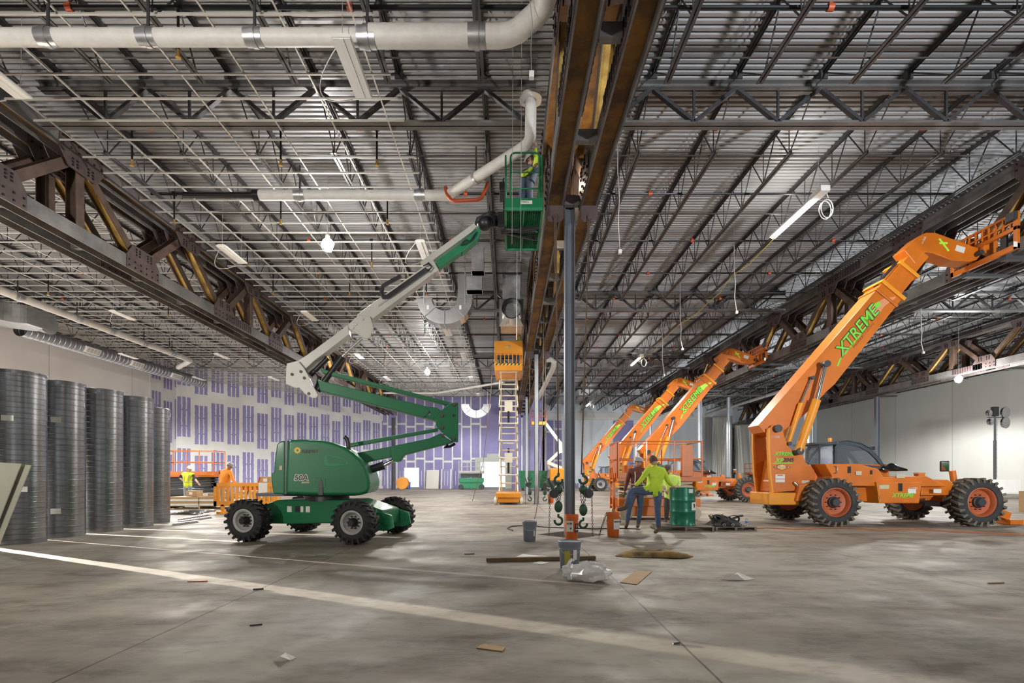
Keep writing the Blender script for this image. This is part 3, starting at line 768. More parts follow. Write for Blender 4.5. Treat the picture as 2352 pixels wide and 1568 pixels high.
    MB().b2((x1-.05, dn+.02-TY, .95), (x1+1.5, df-.03-TY, z0+.0)).build('cab_tub', M_or, t)
    p = c3(877, 245, dn); MB().tube((p[0], 14.2-TY, p[1]-.02), (p[0], 14.2-TY, p[1]+.09), .05, 12).build('beacon', M_amber, t)
    p = c3(1200, 308, dn); MB().bar((p[0]-.12, 14.1-TY, p[1]-.08), (p[0], 14.1-TY, p[1]), .03, .03).box((p[0], 14.1-TY, p[1]), (.10, .14, .10)).build('work_lamp', M_dkplastic, t)
    # crumpled sheet on the bonnet
    mb = MB(); x0, z0 = c3(1190, 505, 13.3); x1, _ = c3(1390, 505, 13.3); P_ = []
    for i in range(15):
        row = []
        for j in range(7):
            u = i/14; v = j/6
            h = .05+.17*math.exp(-((u-.75)/.2)**2)*math.sin(PI*v)+.06*math.sin(9*u+5*v)*math.sin(PI*v)*.5+.03*math.cos(14*u-7*v)
            row.append((x0+(x1-x0)*u, 13.15-TY+.75*v, z0+.02+max(0, h)*(1 if 0 < i < 14 else .2)))
        P_.append(row)
    o = mb.sheet(P_).build('folded_cover', M_tarp, t, sub=1)
    # mirror on its post
    p0 = c3(1845, 580, 12.9); p1 = c3(1830, 490, 12.9)
    MB().tube(at2(p0, 13.1), at2(p1, 13.1), .075, 12).build('mirror_post', M_or, t)
    p = c3(1768, 455, 12.9); MB().box((p[0], 13.1-TY, p[1]), (.06, .20, .28), Matrix.Rotation(.5, 3, 'Z')).build('mirror', M_dkplastic, t, bevel=.02)
    MB().box((p[0]-.025, 13.1-TY-.05, p[1]), (.02, .16, .23), Matrix.Rotation(.5, 3, 'Z')).build('mirror_face', M_mirror, t)
    p = c3(1575, 530, 12.9); MB().box((p[0], 13.15-TY, p[1]-.03), (.16, .16, .15)).box((p[0], 13.15-TY, p[1]+.06), (.18, .18, .02)).build('filler_cap', M_or, t)
    # ---------------- boom: near face at d 13.36, far 13.94
    bn, bf = 13.36, 13.98
    base = [c2(1010, 545, bn), c2(1150, 640, bn), c2(690, 1225, bn), c2(640, 1270, bn), c2(520, 1400, bn), c2(430, 1480, bn), c2(300, 1568, bn), c2(215, 1545, bn), c2(180, 1500, bn)]
    bm = MB()
    bm.prism(base, (0, bf-TY, 0), A, B, bf-bn)
    bo = bm.build('boom', M_or, t, bevel=.015)
    MB().bar(at2(c2(255, 1470, bn), (bn+bf)/2), at2(c2(975, 590, bn), (bn+bf)/2), .012, bf-bn-.04, (0, 1, 0)).build('boom_top_lit_face', M_or2, bo)  # same paint as the boom; the lit top is put into the colour
    # collar at the boom head
    def along(p, q, f): return (p[0]+(q[0]-p[0])*f, p[1]+(q[1]-p[1])*f)
    u = Vector((base[0][0]-base[7][0], base[0][1]-base[7][1])).normalized()
    u = Vector((c2(1010, 545, bn)[0]-c2(400, 1285, bn)[0], c2(1010, 545, bn)[1]-c2(400, 1285, bn)[1])).normalized()
    w = Vector((u.y, -u.x))
    def sect(name, c, Ls, Hs, wd, m, par, bevel=.01):
        c = Vector(c)
        pts = [tuple(c+u*(-Ls/2)+w*(-Hs/2)), tuple(c+u*(Ls/2)+w*(-Hs/2)), tuple(c+u*(Ls/2)+w*(Hs/2)), tuple(c+u*(-Ls/2)+w*(Hs/2))]
        return MB().prism(pts, (0, (bn+bf)/2+wd/2-TY, 0), A, B, wd).build(name, m, par, bevel=bevel)
    hc = (Vector(base[0])+Vector(base[1]))/2
    sect('boom_collar', hc-u*.04, .10, .80, .74, M_or2, bo)
    sect('boom_collar', hc-u*.30, .07, .74, .70, M_or, bo)
    s1 = sect('boom_section', hc+u*.32, .85, .54, .50, M_or, t)
    sect('boom_collar', hc+u*.70, .09, .66, .62, M_or2, s1)
    MB().tube(at2(tuple(hc+w*.33+u*.06), bn-.02), at2(tuple(hc+w*.33+u*.06), bf+.02), .075, 12).build('collar_boss', M_dark, bo)
    s2 = sect('boom_section', hc+u*1.0, .75, .44, .40, M_or, t)
    gp = [(1150, 330), (1215, 270), (1250, 238), (1300, 214), (1360, 214), (1500, 265), (1655, 320), (1668, 360), (1640, 395), (1590, 408), (1470, 400), (1340, 350), (1290, 345), (1262, 375), (1228, 425)]
    gn = 13.46
    gk = MB().prism([c2(*p, gn) for p in gp], (0, gn+.42-TY, 0), A, B, .42).build('gooseneck', M_or, t, bevel=.02)
    # hose guide on the boom back
    mb = MB()
    for k in range(3): mb.tube(at2(tuple(hc-u*.1-w*.36), bn+.12+k*.06), at2(tuple(hc+u*.75-w*.33), bn+.12+k*.06), .022, 8)
    mb.build('hose_bundle', M_dkplastic, t)
    # graphics
    ang = math.atan2(u.y, u.x)
    ux = (u.x, 0, u.y); uy = (-u.y, 0, u.x)
    def bt(s, px, py, size, m, **k):
        p = c2(px, py, bn); return text(s, bo, (p[0], bn-TY-.006, p[1]), ux, uy, size, m, **k)
    bt('XTREME', 738, 1042, .42, M_ink, shear=.22, bold=.022, name='lettering_outline')
    o = bt('XTREME', 738, 1042, .42, M_lime, shear=.22, bold=.006, ext=.006)
    p = Vector(c2(722, 1062, bn)); q = Vector(c2(868, 885, bn))
    MB().bar((p.x, bn-TY-.004, p.y), (q.x, bn-TY-.004, q.y), .008, .04, uy).build('underline', M_lime, bo)
    p = Vector(c2(706, 1105, bn)); q = Vector(c2(722, 1062, bn)); MB().bar((p.x, bn-TY-.004, p.y), (q.x, bn-TY-.004, q.y), .008, .05, uy).build('underline', M_lime, bo)
    bt('MANUFACTURING', 818, 985, .085, M_rust, spacing=1.25)
    sc = [(870, 790), (905, 745), (960, 685), (1020, 652), (1100, 640), (1085, 660), (1020, 705), (985, 755), (955, 750), (925, 770), (895, 820), (878, 820)]
    sc = [c2(*p, bn) for p in sc]
    MB().prism(sc, (0, bn-TY-.001, 0), A, B, .004).build('swoosh_decal', M_scar, bo)
    p = c2(972, 697, bn); MB().box((p[0], bn-TY-.006, p[1]), (.16, .004, .13), Matrix.Rotation(-.6, 3, 'Y')).build('green_remnant', M_lime, bo)
    # green cross on the gooseneck, serial and sticker
    for a_, b_ in (((1385, 255), (1448, 338)), ((1385, 285), (1440, 285))):
        p0 = c2(*a_, gn); p1 = c2(*b_, gn); MB().bar((p0[0], gn-TY-.004, p0[1]), (p1[0], gn-TY-.004, p1[1]), .006, .05, (0, 0, 1)).build('cross_mark', M_limed, gk)
    p = c2(1525, 325, gn); MB().box((p[0], gn-TY-.003, p[1]), (.25, .006, .16), Matrix.Rotation(.3, 3, 'Y')).build('sticker', M_label, gk)
    p = c2(1275, 292, gn); text('111550', gk, (p[0], gn-TY-.004, p[1]), (.45, 0, .9), (-.9, 0, .45), .07, M_label)
    # lift cylinders
    def cyl(lo, mid, hi, d, rb, rr):
        c = MB().tube(at2(lo, d), at2(mid, d), rb, 16).build('lift_cylinder', M_or2, t)
        MB().tube(at2(mid, d), at2(hi, d), rr, 14).build('piston_rod', M_chrome, c)
        MB().tube((hi[0], d-.09-TY, hi[1]), (hi[0], d+.09-TY, hi[1]), rr*1.6, 14).build('clevis_pin', M_dark, c); MB().tube((lo[0], d-.10-TY, lo[1]), (lo[0], d+.10-TY, lo[1]), rb*.9, 14).build('clevis_pin', M_dark, c)
    for d in (13.12, 14.22): cyl(c3(540, 337, 13.12), c2(568, 1330, 13.12), c2(628, 1092, 13.12), d, .105, .055)
    cyl(c3(468, 275, 13.2), c2(475, 1350, 13.2), c2(548, 1180, 13.2), 13.28, .062, .03)
    # ---------------- fork carriage facing +x at the boom tip
    X0 = 4.46
    ca = MB()
    ya, yb = 12.42-TY, 14.30-TY
    ca.b2((X0-.05, ya, 6.92), (X0+.03, yb, 7.06)).b2((X0-.05, ya, 7.40), (X0+.03, yb, 7.50))
    for y in (ya, yb-.1): ca.b2((X0-.05, y, 6.92), (X0+.03, y+.1, 7.86))
    co = ca.build('carriage', M_or, t, bevel=.008)
    mb = MB().b2((X0-.04, ya, 7.80), (X0+.02, yb, 7.86)).b2((X0-.04, ya, 7.60), (X0+.02, yb, 7.64))
    for i in range(11): y = ya+(yb-ya)*i/10; mb.b2((X0-.04, y-.018, 7.48), (X0+.01, y+.018, 7.83))
    mb.build('load_backrest', M_or, t)
    p = c2(1700, 250, 13.4)
    pl = [c2(*q, 13.4) for q in ((1650, 350), (1690, 205), (1735, 195), (1762, 350), (1700, 372))]
    for yy in (13.95, 13.42): MB().prism(pl, (0, yy-TY, 0), A, B, .12).build('tilt_bracket', M_or, t, bevel=.01)
    p = c2(1668, 345, 13.3); MB().tube((p[0], 13.28-TY, p[1]), (p[0], 14.0-TY, p[1]), .06, 12).build('tilt_pin', M_dark, t)
    for y in (12.85, 13.95):
        MB().prism([(X0+.03, 6.80), (X0+.03, 7.5), (X0+.09, 7.5), (X0+.09, 6.90), (X0+1.25, 6.86), (X0+1.25, 6.82)], (0, y+.08-TY, 0), A, B, .16).build('fork', M_dark, t)
    p = c2(1912, 290, 12.4); MB().box((p[0]-.05, ya-.004, p[1]), (.10, .006, .13)).build('sticker', M_label, co)
    p = c2(1905, 150, 12.4); MB().box((X0-.07, ya+.1, 7.75), (.14, .2, .2)).build('camera_box', M_dark, co)
    return t
th0 = telehandler()
tele = [th0]
for dy, lab in ((12.1, 'orange telehandler behind the slatted work platform, boom top level with the grey column'),
                (19.7, 'orange telehandler in the middle of the far row, boom between two others'),
                (31.8, 'farthest and smallest orange telehandler with a pale rimmed wheel')):
    o = dup(th0, (TX, TY+dy, 0), 0, lab); tele.append(o)
    for k in KIDS[o]:
        for q in [k]+KIDS.get(k, []):
            if q.name.startswith('swoosh_decal'):
                q.material_slots[0].link = 'OBJECT'; q.material_slots[0].material = M_limed
            if dy > 15 and q.name.startswith('rim'):
                q.material_slots[0].link = 'OBJECT'; q.material_slots[0].material = M_rimw
            if q.name.startswith('green_remnant'): q.scale = (.5, .5, .5)
        if k.name.startswith('boom_section') or k.name.startswith('gooseneck') or k.name.startswith('boom'):
            for sl in k.material_slots[:1]: sl.link = 'OBJECT'; sl.material = M_or
# ------------------------------------------------------------------ green articulated boom lift with a white upper boom
BC = Vector((-3.78, 10.45, 0))
def boom_lift():
    t = thing('boom_lift', 'green articulated boom lift with white upper boom reaching up to the central truss', 'boom lift', BC)
    def plane(a, yl, C=BC):
        ax = Vector((math.cos(a), math.sin(a), 0)); n = Vector((-math.sin(a), math.cos(a), 0))
        def tr(px, py):
            d = Vector(((px-VX)/FPX, 1, (VY-py)/FPX)); o = Vector((0, 0, HC))
            k = (yl-(o-C).dot(n))/d.dot(n); p = o+d*k-C
            return (p.dot(ax), p.z)
        return tr, ax, n
    def plate(name, pts, a, yl, th, m, par=None, bevel=.012, seg=2, soft=False, f=lambda x, y: (x, y)):
        tr, ax, n = plane(a, yl)
        return MB().prism([tr(*f(*p)) for p in pts], n*(yl+th), ax, (0, 0, 1), th).build(name, m, par or t, bevel=bevel, seg=seg, soft=soft)
    f7 = lambda x, y: (x/3.1355+480, y/3.1355+780)
    f5 = lambda x, y: (x/3.1367+700, y/3.1367+500)
    f4 = lambda x, y: (x/5.228+800, y/5.228+840)
    f9 = lambda x, y: (x/9.8+620, y/9.8+1000)
    # chassis, yawed towards the camera on its right
    ca = math.radians(-10.5); tr, ax, n = plane(ca, 0)
    R = .41
    wb = 1.12
    for sx in (-1, 1):
        for sy in (-1, 1):
            c = ax*(sx*wb)+n*(sy*.92); wheel(t, (c.x, c.y, R), R, .36, .215, sy, 20, M_rubber, M_rubber, M_rimw, M_dkplastic, rot=ca, lugh=.03, dish=.07)
        MB().bar(ax*(sx*wb)+n*-.85+Vector((0, 0, R)), ax*(sx*wb)+n*.85+Vector((0, 0, R)), .14, .16).build('axle', M_green, t)
    ch = [(-1.25, .30), (-1.25, .66), (-.85, .78), (.75, .80), (1.05, .72), (1.42, .60), (1.42, .30), (1.0, .26), (.7, .34), (-.6, .30)]
    mb = MB().prism(ch, n*.42, ax, (0, 0, 1), .84)
    cho = mb.build('chassis', M_green, t, bevel=.02)
    for sy in (-.44, .44):
        pl = [(.78, .30), (.78, .62), (1.2, .62), (1.62, .50), (1.66, .26), (1.5, .20), (1.2, .20)]
        MB().prism(pl, n*(sy+.06), ax, (0, 0, 1), .05).tube(n*(sy-.02)+ax*1.5+Vector((0, 0, .36)), n*(sy+.09)+ax*1.5+Vector((0, 0, .36)), .05, 12).build('axle_bracket', M_green2, t, bevel=.008)
    for dx, w_, m_ in ((-.58, .10, M_label), (-.40, .10, M_dkplastic), (-.30, .06, M_label), (-.17, .09, M_label)):
        o = ax*dx+n*-.424+Vector((0, 0, .60)); MB().box(o, (w_, .006, .12), Matrix.Rotation(ca, 3, 'Z')).build('sticker', m_, cho)
    MB().tube((0, 0, .76), (0, 0, .95), .45, 24).build('slew_ring', M_dkplastic, t)
    # turret hood (engine cover), wide with rounded nose
    ta = math.radians(8); tr, tx, tn = plane(ta, -.85)
    hood = [(385, 130), (450, 92), (700, 82), (1100, 95), (1400, 150), (1650, 245), (1850, 370), (2050, 545), (2150, 700), (2225, 880), (2258, 1060), (2240, 1230), (2150, 1310), (2000, 1345), (1200, 1345), (345, 1322), (350, 900)]
    ho = plate('engine_hood', hood, ta, -.85, 1.62, M_green, bevel=.09, seg=4, soft=True, f=f9)
    tail = [(345, 110), (230, 130), (150, 200), (100, 600), (85, 830), (20, 850), (30, 1050), (70, 1310), (335, 1320), (340, 800)]
    to = plate('counterweight', tail, ta, -.80, 1.52, M_green, bevel=.07, seg=4, soft=True, f=f9)
    MB().box(Vector((0, 0, .9))+tx*-.3, (1.9, .9, .06), Matrix.Rotation(ta, 3, 'Z')).build('turntable', M_dkplastic, t)
    gap = [(340, 130), (400, 110), (375, 1318), (325, 1318)]
    plate('hood_gap', gap, ta, -.79, 1.50, M_dkplastic, f=f9, bevel=0)
    def on_hood(x, y, off=.004):
        s, z = tr(*f9(x, y)); return tx*s+tn*(-.85-off)+Vector((0, 0, z))
    # scoop and latch
    sc = [(1215, 470), (1240, 430), (1420, 440), (1640, 490), (1750, 560), (1770, 620), (1700, 665), (1500, 690), (1260, 700), (1215, 640)]
    MB().prism([tr(*f9(*p)) for p in sc], tn*-.846, tx, (0, 0, 1), .008).build('air_scoop', M_green2, ho, bevel=.004)
    MB().prism([tr(*f9(*p)) for p in [(1285, 455), (1620, 505), (1735, 575), (1690, 640), (1290, 610)]], tn*-.85, tx, (0, 0, 1), .008).build('scoop_recess', M_green, ho)
    MB().prism([tr(*f9(*p)) for p in [(1025, 950), (1255, 970), (1255, 1165), (1010, 1160)]], tn*-.846, tx, (0, 0, 1), .010).build('latch_plate', M_green, ho, bevel=.004)
    MB().prism([tr(*f9(*p)) for p in [(1095, 1000), (1130, 985), (1170, 1010), (1195, 1150), (1195, 1335), (1095, 1335)]], tn*-.85, tx, (0, 0, 1), .02).build('latch', M_dkplastic, ho)
    # sun emblem and lettering
    o = on_hood(622, 332); mb = MB()
    r0, r1 = .048, .072; pts = []
    for i in range(20):
        a = 2*PI*i/20; r = r1 if i % 2 else r0; pts.append((r*math.cos(a), r*math.sin(a)))
    M_sun = mat('sun_yellow', (.72, .50, .02), .5)
    sun = mb.prism(pts, o, tx, (0, 0, 1), .003).build('sun_emblem', M_sun, ho)
    MB().lathe([(.021, 0), (.021, .004)], o-tn*.003, -tn, n=16).build('emblem_centre', M_green, sun)
    text('SUNBELT', ho, on_hood(715, 375), tx, (0, 0, 1), .072, M_ink, shear=.12, bold=.004)
    text('RENTALS', ho, on_hood(765, 397), tx, (0, 0, 1), .022, M_ink, spacing=1.5)
    text('50A', ho, on_hood(540, 1008, .003), tx, (0, 0, 1), .155, M_label, shear=.15, bold=.012, name='lettering_outline', ext=.001)
    text('50A', ho, on_hood(545, 1005, .006), tx, (0, 0, 1), .150, M_ink, shear=.15, bold=.002)
    for k in range(6):
        o = on_hood(715+k*34, 1055); MB().prism([(0, -.016), (.022, -.016), (.026, .016), (.004, .016)], o, tx, (0, 0, 1), .003).build('worn_mark', M_cream if k < 5 else M_rust, ho)
    plate('sticker', [(210, 680), (280, 670), (275, 775), (205, 775)], ta, -.812, .01, M_cream, to, f=f9)
    # exhaust
    e = [tr(*f7(*p)) for p in ((985, 790), (985, 740), (975, 705), (955, 690))]
    MB().path([tx*s+tn*-.55+Vector((0, 0, z)) for s, z in e], .045, 10).build('exhaust', M_dkplastic, t)
    # ---- boom arms in one vertical plane
    ba = math.radians(8)
    G_ = dict(a=ba)
    la = plate('lower_arm', [(1010, 845), (1060, 815), (1310, 768), (1320, 775), (1310, 845), (1120, 882)], ba, -.14, .28, M_green, f=f7)
    plate('arm_socket', [(510, 965), (970, 868), (1110, 808), (1160, 850), (1265, 915), (680, 1066), (655, 1090), (635, 1135), (590, 1152), (540, 1145), (515, 1090), (505, 1030)], ba, -.17, .34, M_green, la, f=f4)
    plate('lower_link', [(990, 748), (1650, 634), (1650, 658), (1000, 776)], ba, -.08, .16, M_green, f=f7)
    kn = plate('knuckle', [(1740, 455), (1797, 450), (1795, 735), (1760, 735), (1670, 660), (1632, 615), (1632, 570), (1665, 515)], ba, -.21, .05, M_green, f=f7)
    plate('knuckle_plate', [(1740, 455), (1797, 450), (1795, 735), (1760, 735), (1670, 660), (1632, 615), (1632, 570), (1665, 515)], ba, .17, .05, M_green, kn, f=f7)
    plate('knuckle_back', [(1778, 455), (1797, 450), (1795, 735), (1778, 730)], ba, -.16, .33, M_green2, kn, f=f7)
    tr2, bx, bn = plane(ba, -.21)
    for p in ((1765, 468), (1677, 545), (1677, 633), (1685, 688), (1760, 715)):
        s, z = tr2(*f7(*p)); MB().tube(bx*s+bn*-.25+Vector((0, 0, z)), bx*s+bn*.26+Vector((0, 0, z)), .035, 12).build('pivot_pin', M_rust2, kn)
    s, z = tr2(*f7(1762, 545)); MB().tube(bx*s+bn*-.222+Vector((0, 0, z)), bx*s+bn*-.2+Vector((0, 0, z)), .03, 12).build('bore', M_dkplastic, kn)
    ua = plate('upper_arm', [(780, 285), (830, 300), (1570, 480), (1600, 500), (1575, 540), (1545, 560), (800, 367)], ba, -.14, .28, M_green, f=f7)
    plate('arm_socket', [(1555, 478), (1640, 488), (1690, 520), (1650, 590), (1600, 572), (1545, 560), (1605, 535)], ba, -.16, .32, M_green, ua, f=f7)
    plate('upper_link', [(800, 205), (1745, 452), (1735, 476), (815, 240)], ba, -.09, .18, M_green, f=f7)
    # boom-end casting
    cst = [(556, 200), (560, 170), (640, 150), (682, 200), (715, 255), (752, 335), (788, 400), (770, 422), (742, 420), (692, 392), (650, 345), (625, 350), (552, 318)]
    cs = plate('boom_casting', cst, ba, -.24, .05, M_bwhite, f=f7)
    plate('casting_plate', cst, ba, .19, .05, M_bwhite, cs, f=f7)
    plate('casting_back', [(556, 200), (590, 165), (600, 240), (580, 318), (552, 318)], ba, -.19, .38, M_bwhite, cs, f=f7)
    for p in ((602, 252), (665, 232), (690, 278), (722, 390)):
        s, z = tr2(*f7(*p)); MB().tube(bx*s+bn*-.255+Vector((0, 0, z)), bx*s+bn*.25+Vector((0, 0, z)), .03, 12).build('pivot_pin', M_rust2, cs)
    # main boom: base, outer tube, fly
    mb_ = plate('main_boom', [(640, 150), (700, 112), (752, 75), (862, -5), (1000, -110), (1010, -40), (880, 60), (760, 150), (690, 215)], ba, -.15, .30, M_bwhite, f=f7)
    def px(name, pts, yl, th, m, par=None, bevel=.01): return plate(name, pts, ba, yl, th, m, par, bevel)
    px('outer_tube', [(820, 722), (872, 684), (993, 597), (1007, 619.5), (858, 730), (830, 752)], -.13, .26, M_bwhite)
    px('tube_collar', [(984, 603), (994, 595.5), (1008, 619), (1000, 626)], -.145, .29, M_bwhite)
    px('boom_rail', [(868, 700), (1000, 606), (1000, 609), (869, 705)], -.145, .02, M_rimw)
    sp = px('hinge_plate', [(799, 745.5), (824, 723), (850, 726), (858, 752), (848, 777), (837, 777), (802, 755)], -.19, .05, M_bwhite)
    px('hinge_plate', [(799, 745.5), (824, 723), (850, 726), (858, 752), (848, 777), (837, 777), (802, 755)], .14, .05, M_bwhite)
    tr3, _, _ = plane(ba, -.19)
    for p in ((831, 732.5), (816.5, 743.5), (809, 752)):
        s, z = tr3(*p); MB().tube(bx*s+bn*-.205+Vector((0, 0, z)), bx*s+bn*-.18+Vector((0, 0, z)), .04, 14).build('boss', M_bwhite, sp)
    px('fly_boom', [(965, 601), (1089, 511.5), (1095, 520), (1085, 531), (985, 604)], -.09, .18, M_bwhite)
    gf = px('fly_boom_tip', [(1000, 600), (1060, 557), (1064, 552), (1096, 526), (1101, 519), (1104, 532), (1099, 546), (1062, 577), (1008, 614)], -.115, .23, M_green2)
    px('tip_lip', [(1063, 570), (1099, 541), (1099, 547), (1062, 578)], -.13, .26, M_green2, gf)
    # hose track on the boom side
    tr4, _, _ = plane(ba, -.2)
    pts = [(980, 618), (960, 632), (930, 653), (905, 671), (890, 681), (880, 682), (876, 672), (880, 657), (897, 647), (920, 635)]
    P_ = [(lambda q: bx*q[0]+bn*-.2+Vector((0, 0, q[1])))(tr4(*p)) for p in pts]
    MB().path(P_, .045, 6).build('hose_track', M_steel, t)
    for k in range(3):
        q = [(972+k*4, 611-k), (984, 607-k*2), (992, 614), (984, 621+k), (974, 620)]
        MB().path([(lambda w: bx*w[0]+bn*-.22+Vector((0, 0, w[1])))(tr4(*p)) for p in q], .012, 6).build('hose', M_dkplastic, t)
    for k, q in enumerate(([(1062, 556), (1072, 548), (1080, 553), (1092, 535)], [(1058, 560), (1070, 558), (1086, 548), (1096, 530)])):
        MB().path([(lambda w: bx*w[0]+bn*-.16+Vector((0, 0, w[1])))(tr4(*p)) for p in q], .014, 6).build('hose', M_dkplastic, t)
    # cylinders
    def cyl(a_, b_, c_, yl, rb, rr, mcol=M_dkplastic):
        tq, _, _ = plane(ba, yl); W_ = lambda p: (lambda w: bx*w[0]+bn*yl+Vector((0, 0, w[1])))(tq(*p))
        c = MB().tube(W_(a_), W_(b_), rb, 14).tube(W_(b_)+(W_(a_)-W_(b_))*.05, W_(b_), rb*1.15, 14).build('cylinder_barrel', mcol, t)
        if c_: MB().tube(W_(b_), W_(c_), rr, 12).build('piston_rod', M_chrome, c)
    cyl((729, 898), (786, 819), (831, 777), -.05, .062, .034)
    cyl((713, 862), (753, 822), None, .06, .05, .03)
    cyl((845, 1080), (882, 1068), (914, 1052), 0, .085, .04, M_dark)
    for k in range(5):
        q = [(722+k*3, 850+k*4), (730+k*2, 865), (728+k, 880+k*2), (722+k, 895)]
        tq, _, _ = plane(ba, -.02+.03*k); MB().path([(lambda w: bx*w[0]+bn*(-.02+.03*k)+Vector((0, 0, w[1])))(tq(*p)) for p in q], .014, 6).build('hose', M_dkplastic, t)
    q = [(1030, 1020), (1020, 1026), (1034, 1024), (1046, 1017)]
    MB().path([(lambda w: bx*w[0]+Vector((0, 0, w[1])))(tr2(*p)) for p in q], .03, 8).build('hose', M_dkplastic, t)
    # rotator between boom tip and basket
    w0 = at(1102, 528, 10.95)-BC; w1 = at(1152, 503, 11.1)-BC
    mb = MB().ball(at(1112, 512, 10.95)-BC, .17, 12, 8).tube(at(1108, 512, 10.95)-BC, at(1140, 506, 11.05)-BC, .13, 14).tube(at(1128, 490, 11.05)-BC, at(1130, 520, 11.05)-BC, .11, 14)
    ro = mb.build('rotator', M_dkplastic, t)
    for k in range(7):
        q = [at(1090+k*2, 520-k*3, 10.85), at(1096+k*4, 500-k*2, 10.8), at(1118+k*3, 490+k*2, 10.8), at(1136, 500+k*3, 10.9)]
        MB().path([p-BC for p in q], .016, 6).build('hose', M_dkplastic, ro)
    # ---- basket
    x0, x1, y0, y1, z0, z1 = -.05, .70, 10.2, 12.0, 6.70, 7.85
    L = lambda x, y, z: Vector((x, y, z))-BC
    fl = MB()
    nx, ny = 16, 40
    for i in range(nx+1): x = x0+(x1-x0)*i/nx; fl.bar(L(x, y0, z0+.02), L(x, y1, z0+.02), .006, .03)
    for j in range(ny+1): y = y0+(y1-y0)*j/ny; fl.bar(L(x0, y, z0+.022), L(x1, y, z0+.022), .006, .02)
    ba_ = fl.build('basket_floor', M_green, t)
    mb = MB()
    for a_, b_ in (((x0, y0), (x1, y0)), ((x1, y0), (x1, y1)), ((x1, y1), (x0, y1)), ((x0, y1), (x0, y0)), ((x0, (y0+y1)/2), (x1, (y0+y1)/2))):
        mb.bar(L(*a_, z0), L(*b_, z0), .05, .05)
    mb.bar(L((x0+x1)/2, y0, z0), L((x0+x1)/2, y1, z0), .03, .04)
    mb.build('floor_frame', M_green2, ba_)
    mb = MB().box(L((x0+x1)/2, y0-.012, z0+.12), (x1-x0, .02, .20)).box(L(x1+.0, (y0+y1)/2, z0+.09), (.015, y1-y0, .14)).box(L(x0, (y0+y1)/2, z0+.09), (.015, y1-y0, .14)).box(L((x0+x1)/2, y1, z0+.09), (x1-x0, .015, .14))
    tb = mb.build('toe_board', M_green, t)
    MB().box(L(x0+.42, y0-.026, z0+.13), (.24, .006, .07)).build('sticker', M_label, tb)
    text('TEREX', tb, L(x0+.315, y0-.032, z0+.11), (1, 0, 0), (0, 0, 1), .055, M_dark)
    def rail(pts, r=.019, par=t): return MB().path([L(*p) for p in pts], r, 8).build('guard_rail', M_green, par)
    def hoop(xa, ya, xb, yb, zt, c=.10):
        d = Vector((xb-xa, yb-ya, 0)); ln = d.length; d.normalize(); pts = [(xa, ya, z0)]
        for k in range(5): a_ = PI/2*k/4; pts.append((xa+d.x*c*(1-math.cos(a_)), ya+d.y*c*(1-math.cos(a_)), zt-c+c*math.sin(a_)))
        for k in range(5): a_ = PI/2*(1-k/4); pts.append((xb-d.x*c*(1-math.cos(a_)), yb-d.y*c*(1-math.cos(a_)), zt-c+c*math.sin(a_)))
        pts.append((xb, yb, z0)); return rail(pts)
    hoop(x0+.10, y0, x1-.06, y0, z1); hoop(x0, y0+.02, x0, y0+.8, z1); hoop(x0, y0+.95, x0, y1, z1); hoop(x1, y0, x1, y1, z1); hoop(x0+.02, y1, x1-.02, y1, z1)
    for z in (z0+.42, z0+.75):
        rail([(x0, y0, z), (x0, y1, z)], .014); rail([(x1, y0, z), (x1, y1, z)], .014); rail([(x0+.1, y0, z), (x1-.06, y0, z)], .014)
    mb = MB().box(L(x0-.06, y0+.75, z0+.78), (.16, .45, .20)); mb.box(L(x0-.02, y0+.6, z0+.45), (.08, .2, .4))
    cb = mb.build('control_box', M_dkplastic, t, bevel=.015)
    MB().tube(L(x0-.06, y0+.62, z0+.88), L(x0-.04, y0+.60, z0+1.0), .018, 8).build('joystick', M_dkplastic, cb)
    mb = MB().path([L(x0-.06, 11.05, z0+.22), L(x0-.14, 10.95, z0-.04), L(x0+.05, 10.9, z0-.07), L(x1-.1, 10.95, z0-.07)], .045, 8)
    mb.bar(L(x0-.1, 11.0, z0-.07), L(x1-.05, 11.35, z0-.07), .05, .06).bar(L(x0-.1, 11.0, z0-.07), L(x1-.05, 10.8, z0-.07), .05, .06).box(L(x0-.1, 11.05, z0+.1), (.14, .5, .34))
    mb.build('basket_support', M_dkplastic, t)
    return t
boom_lift()

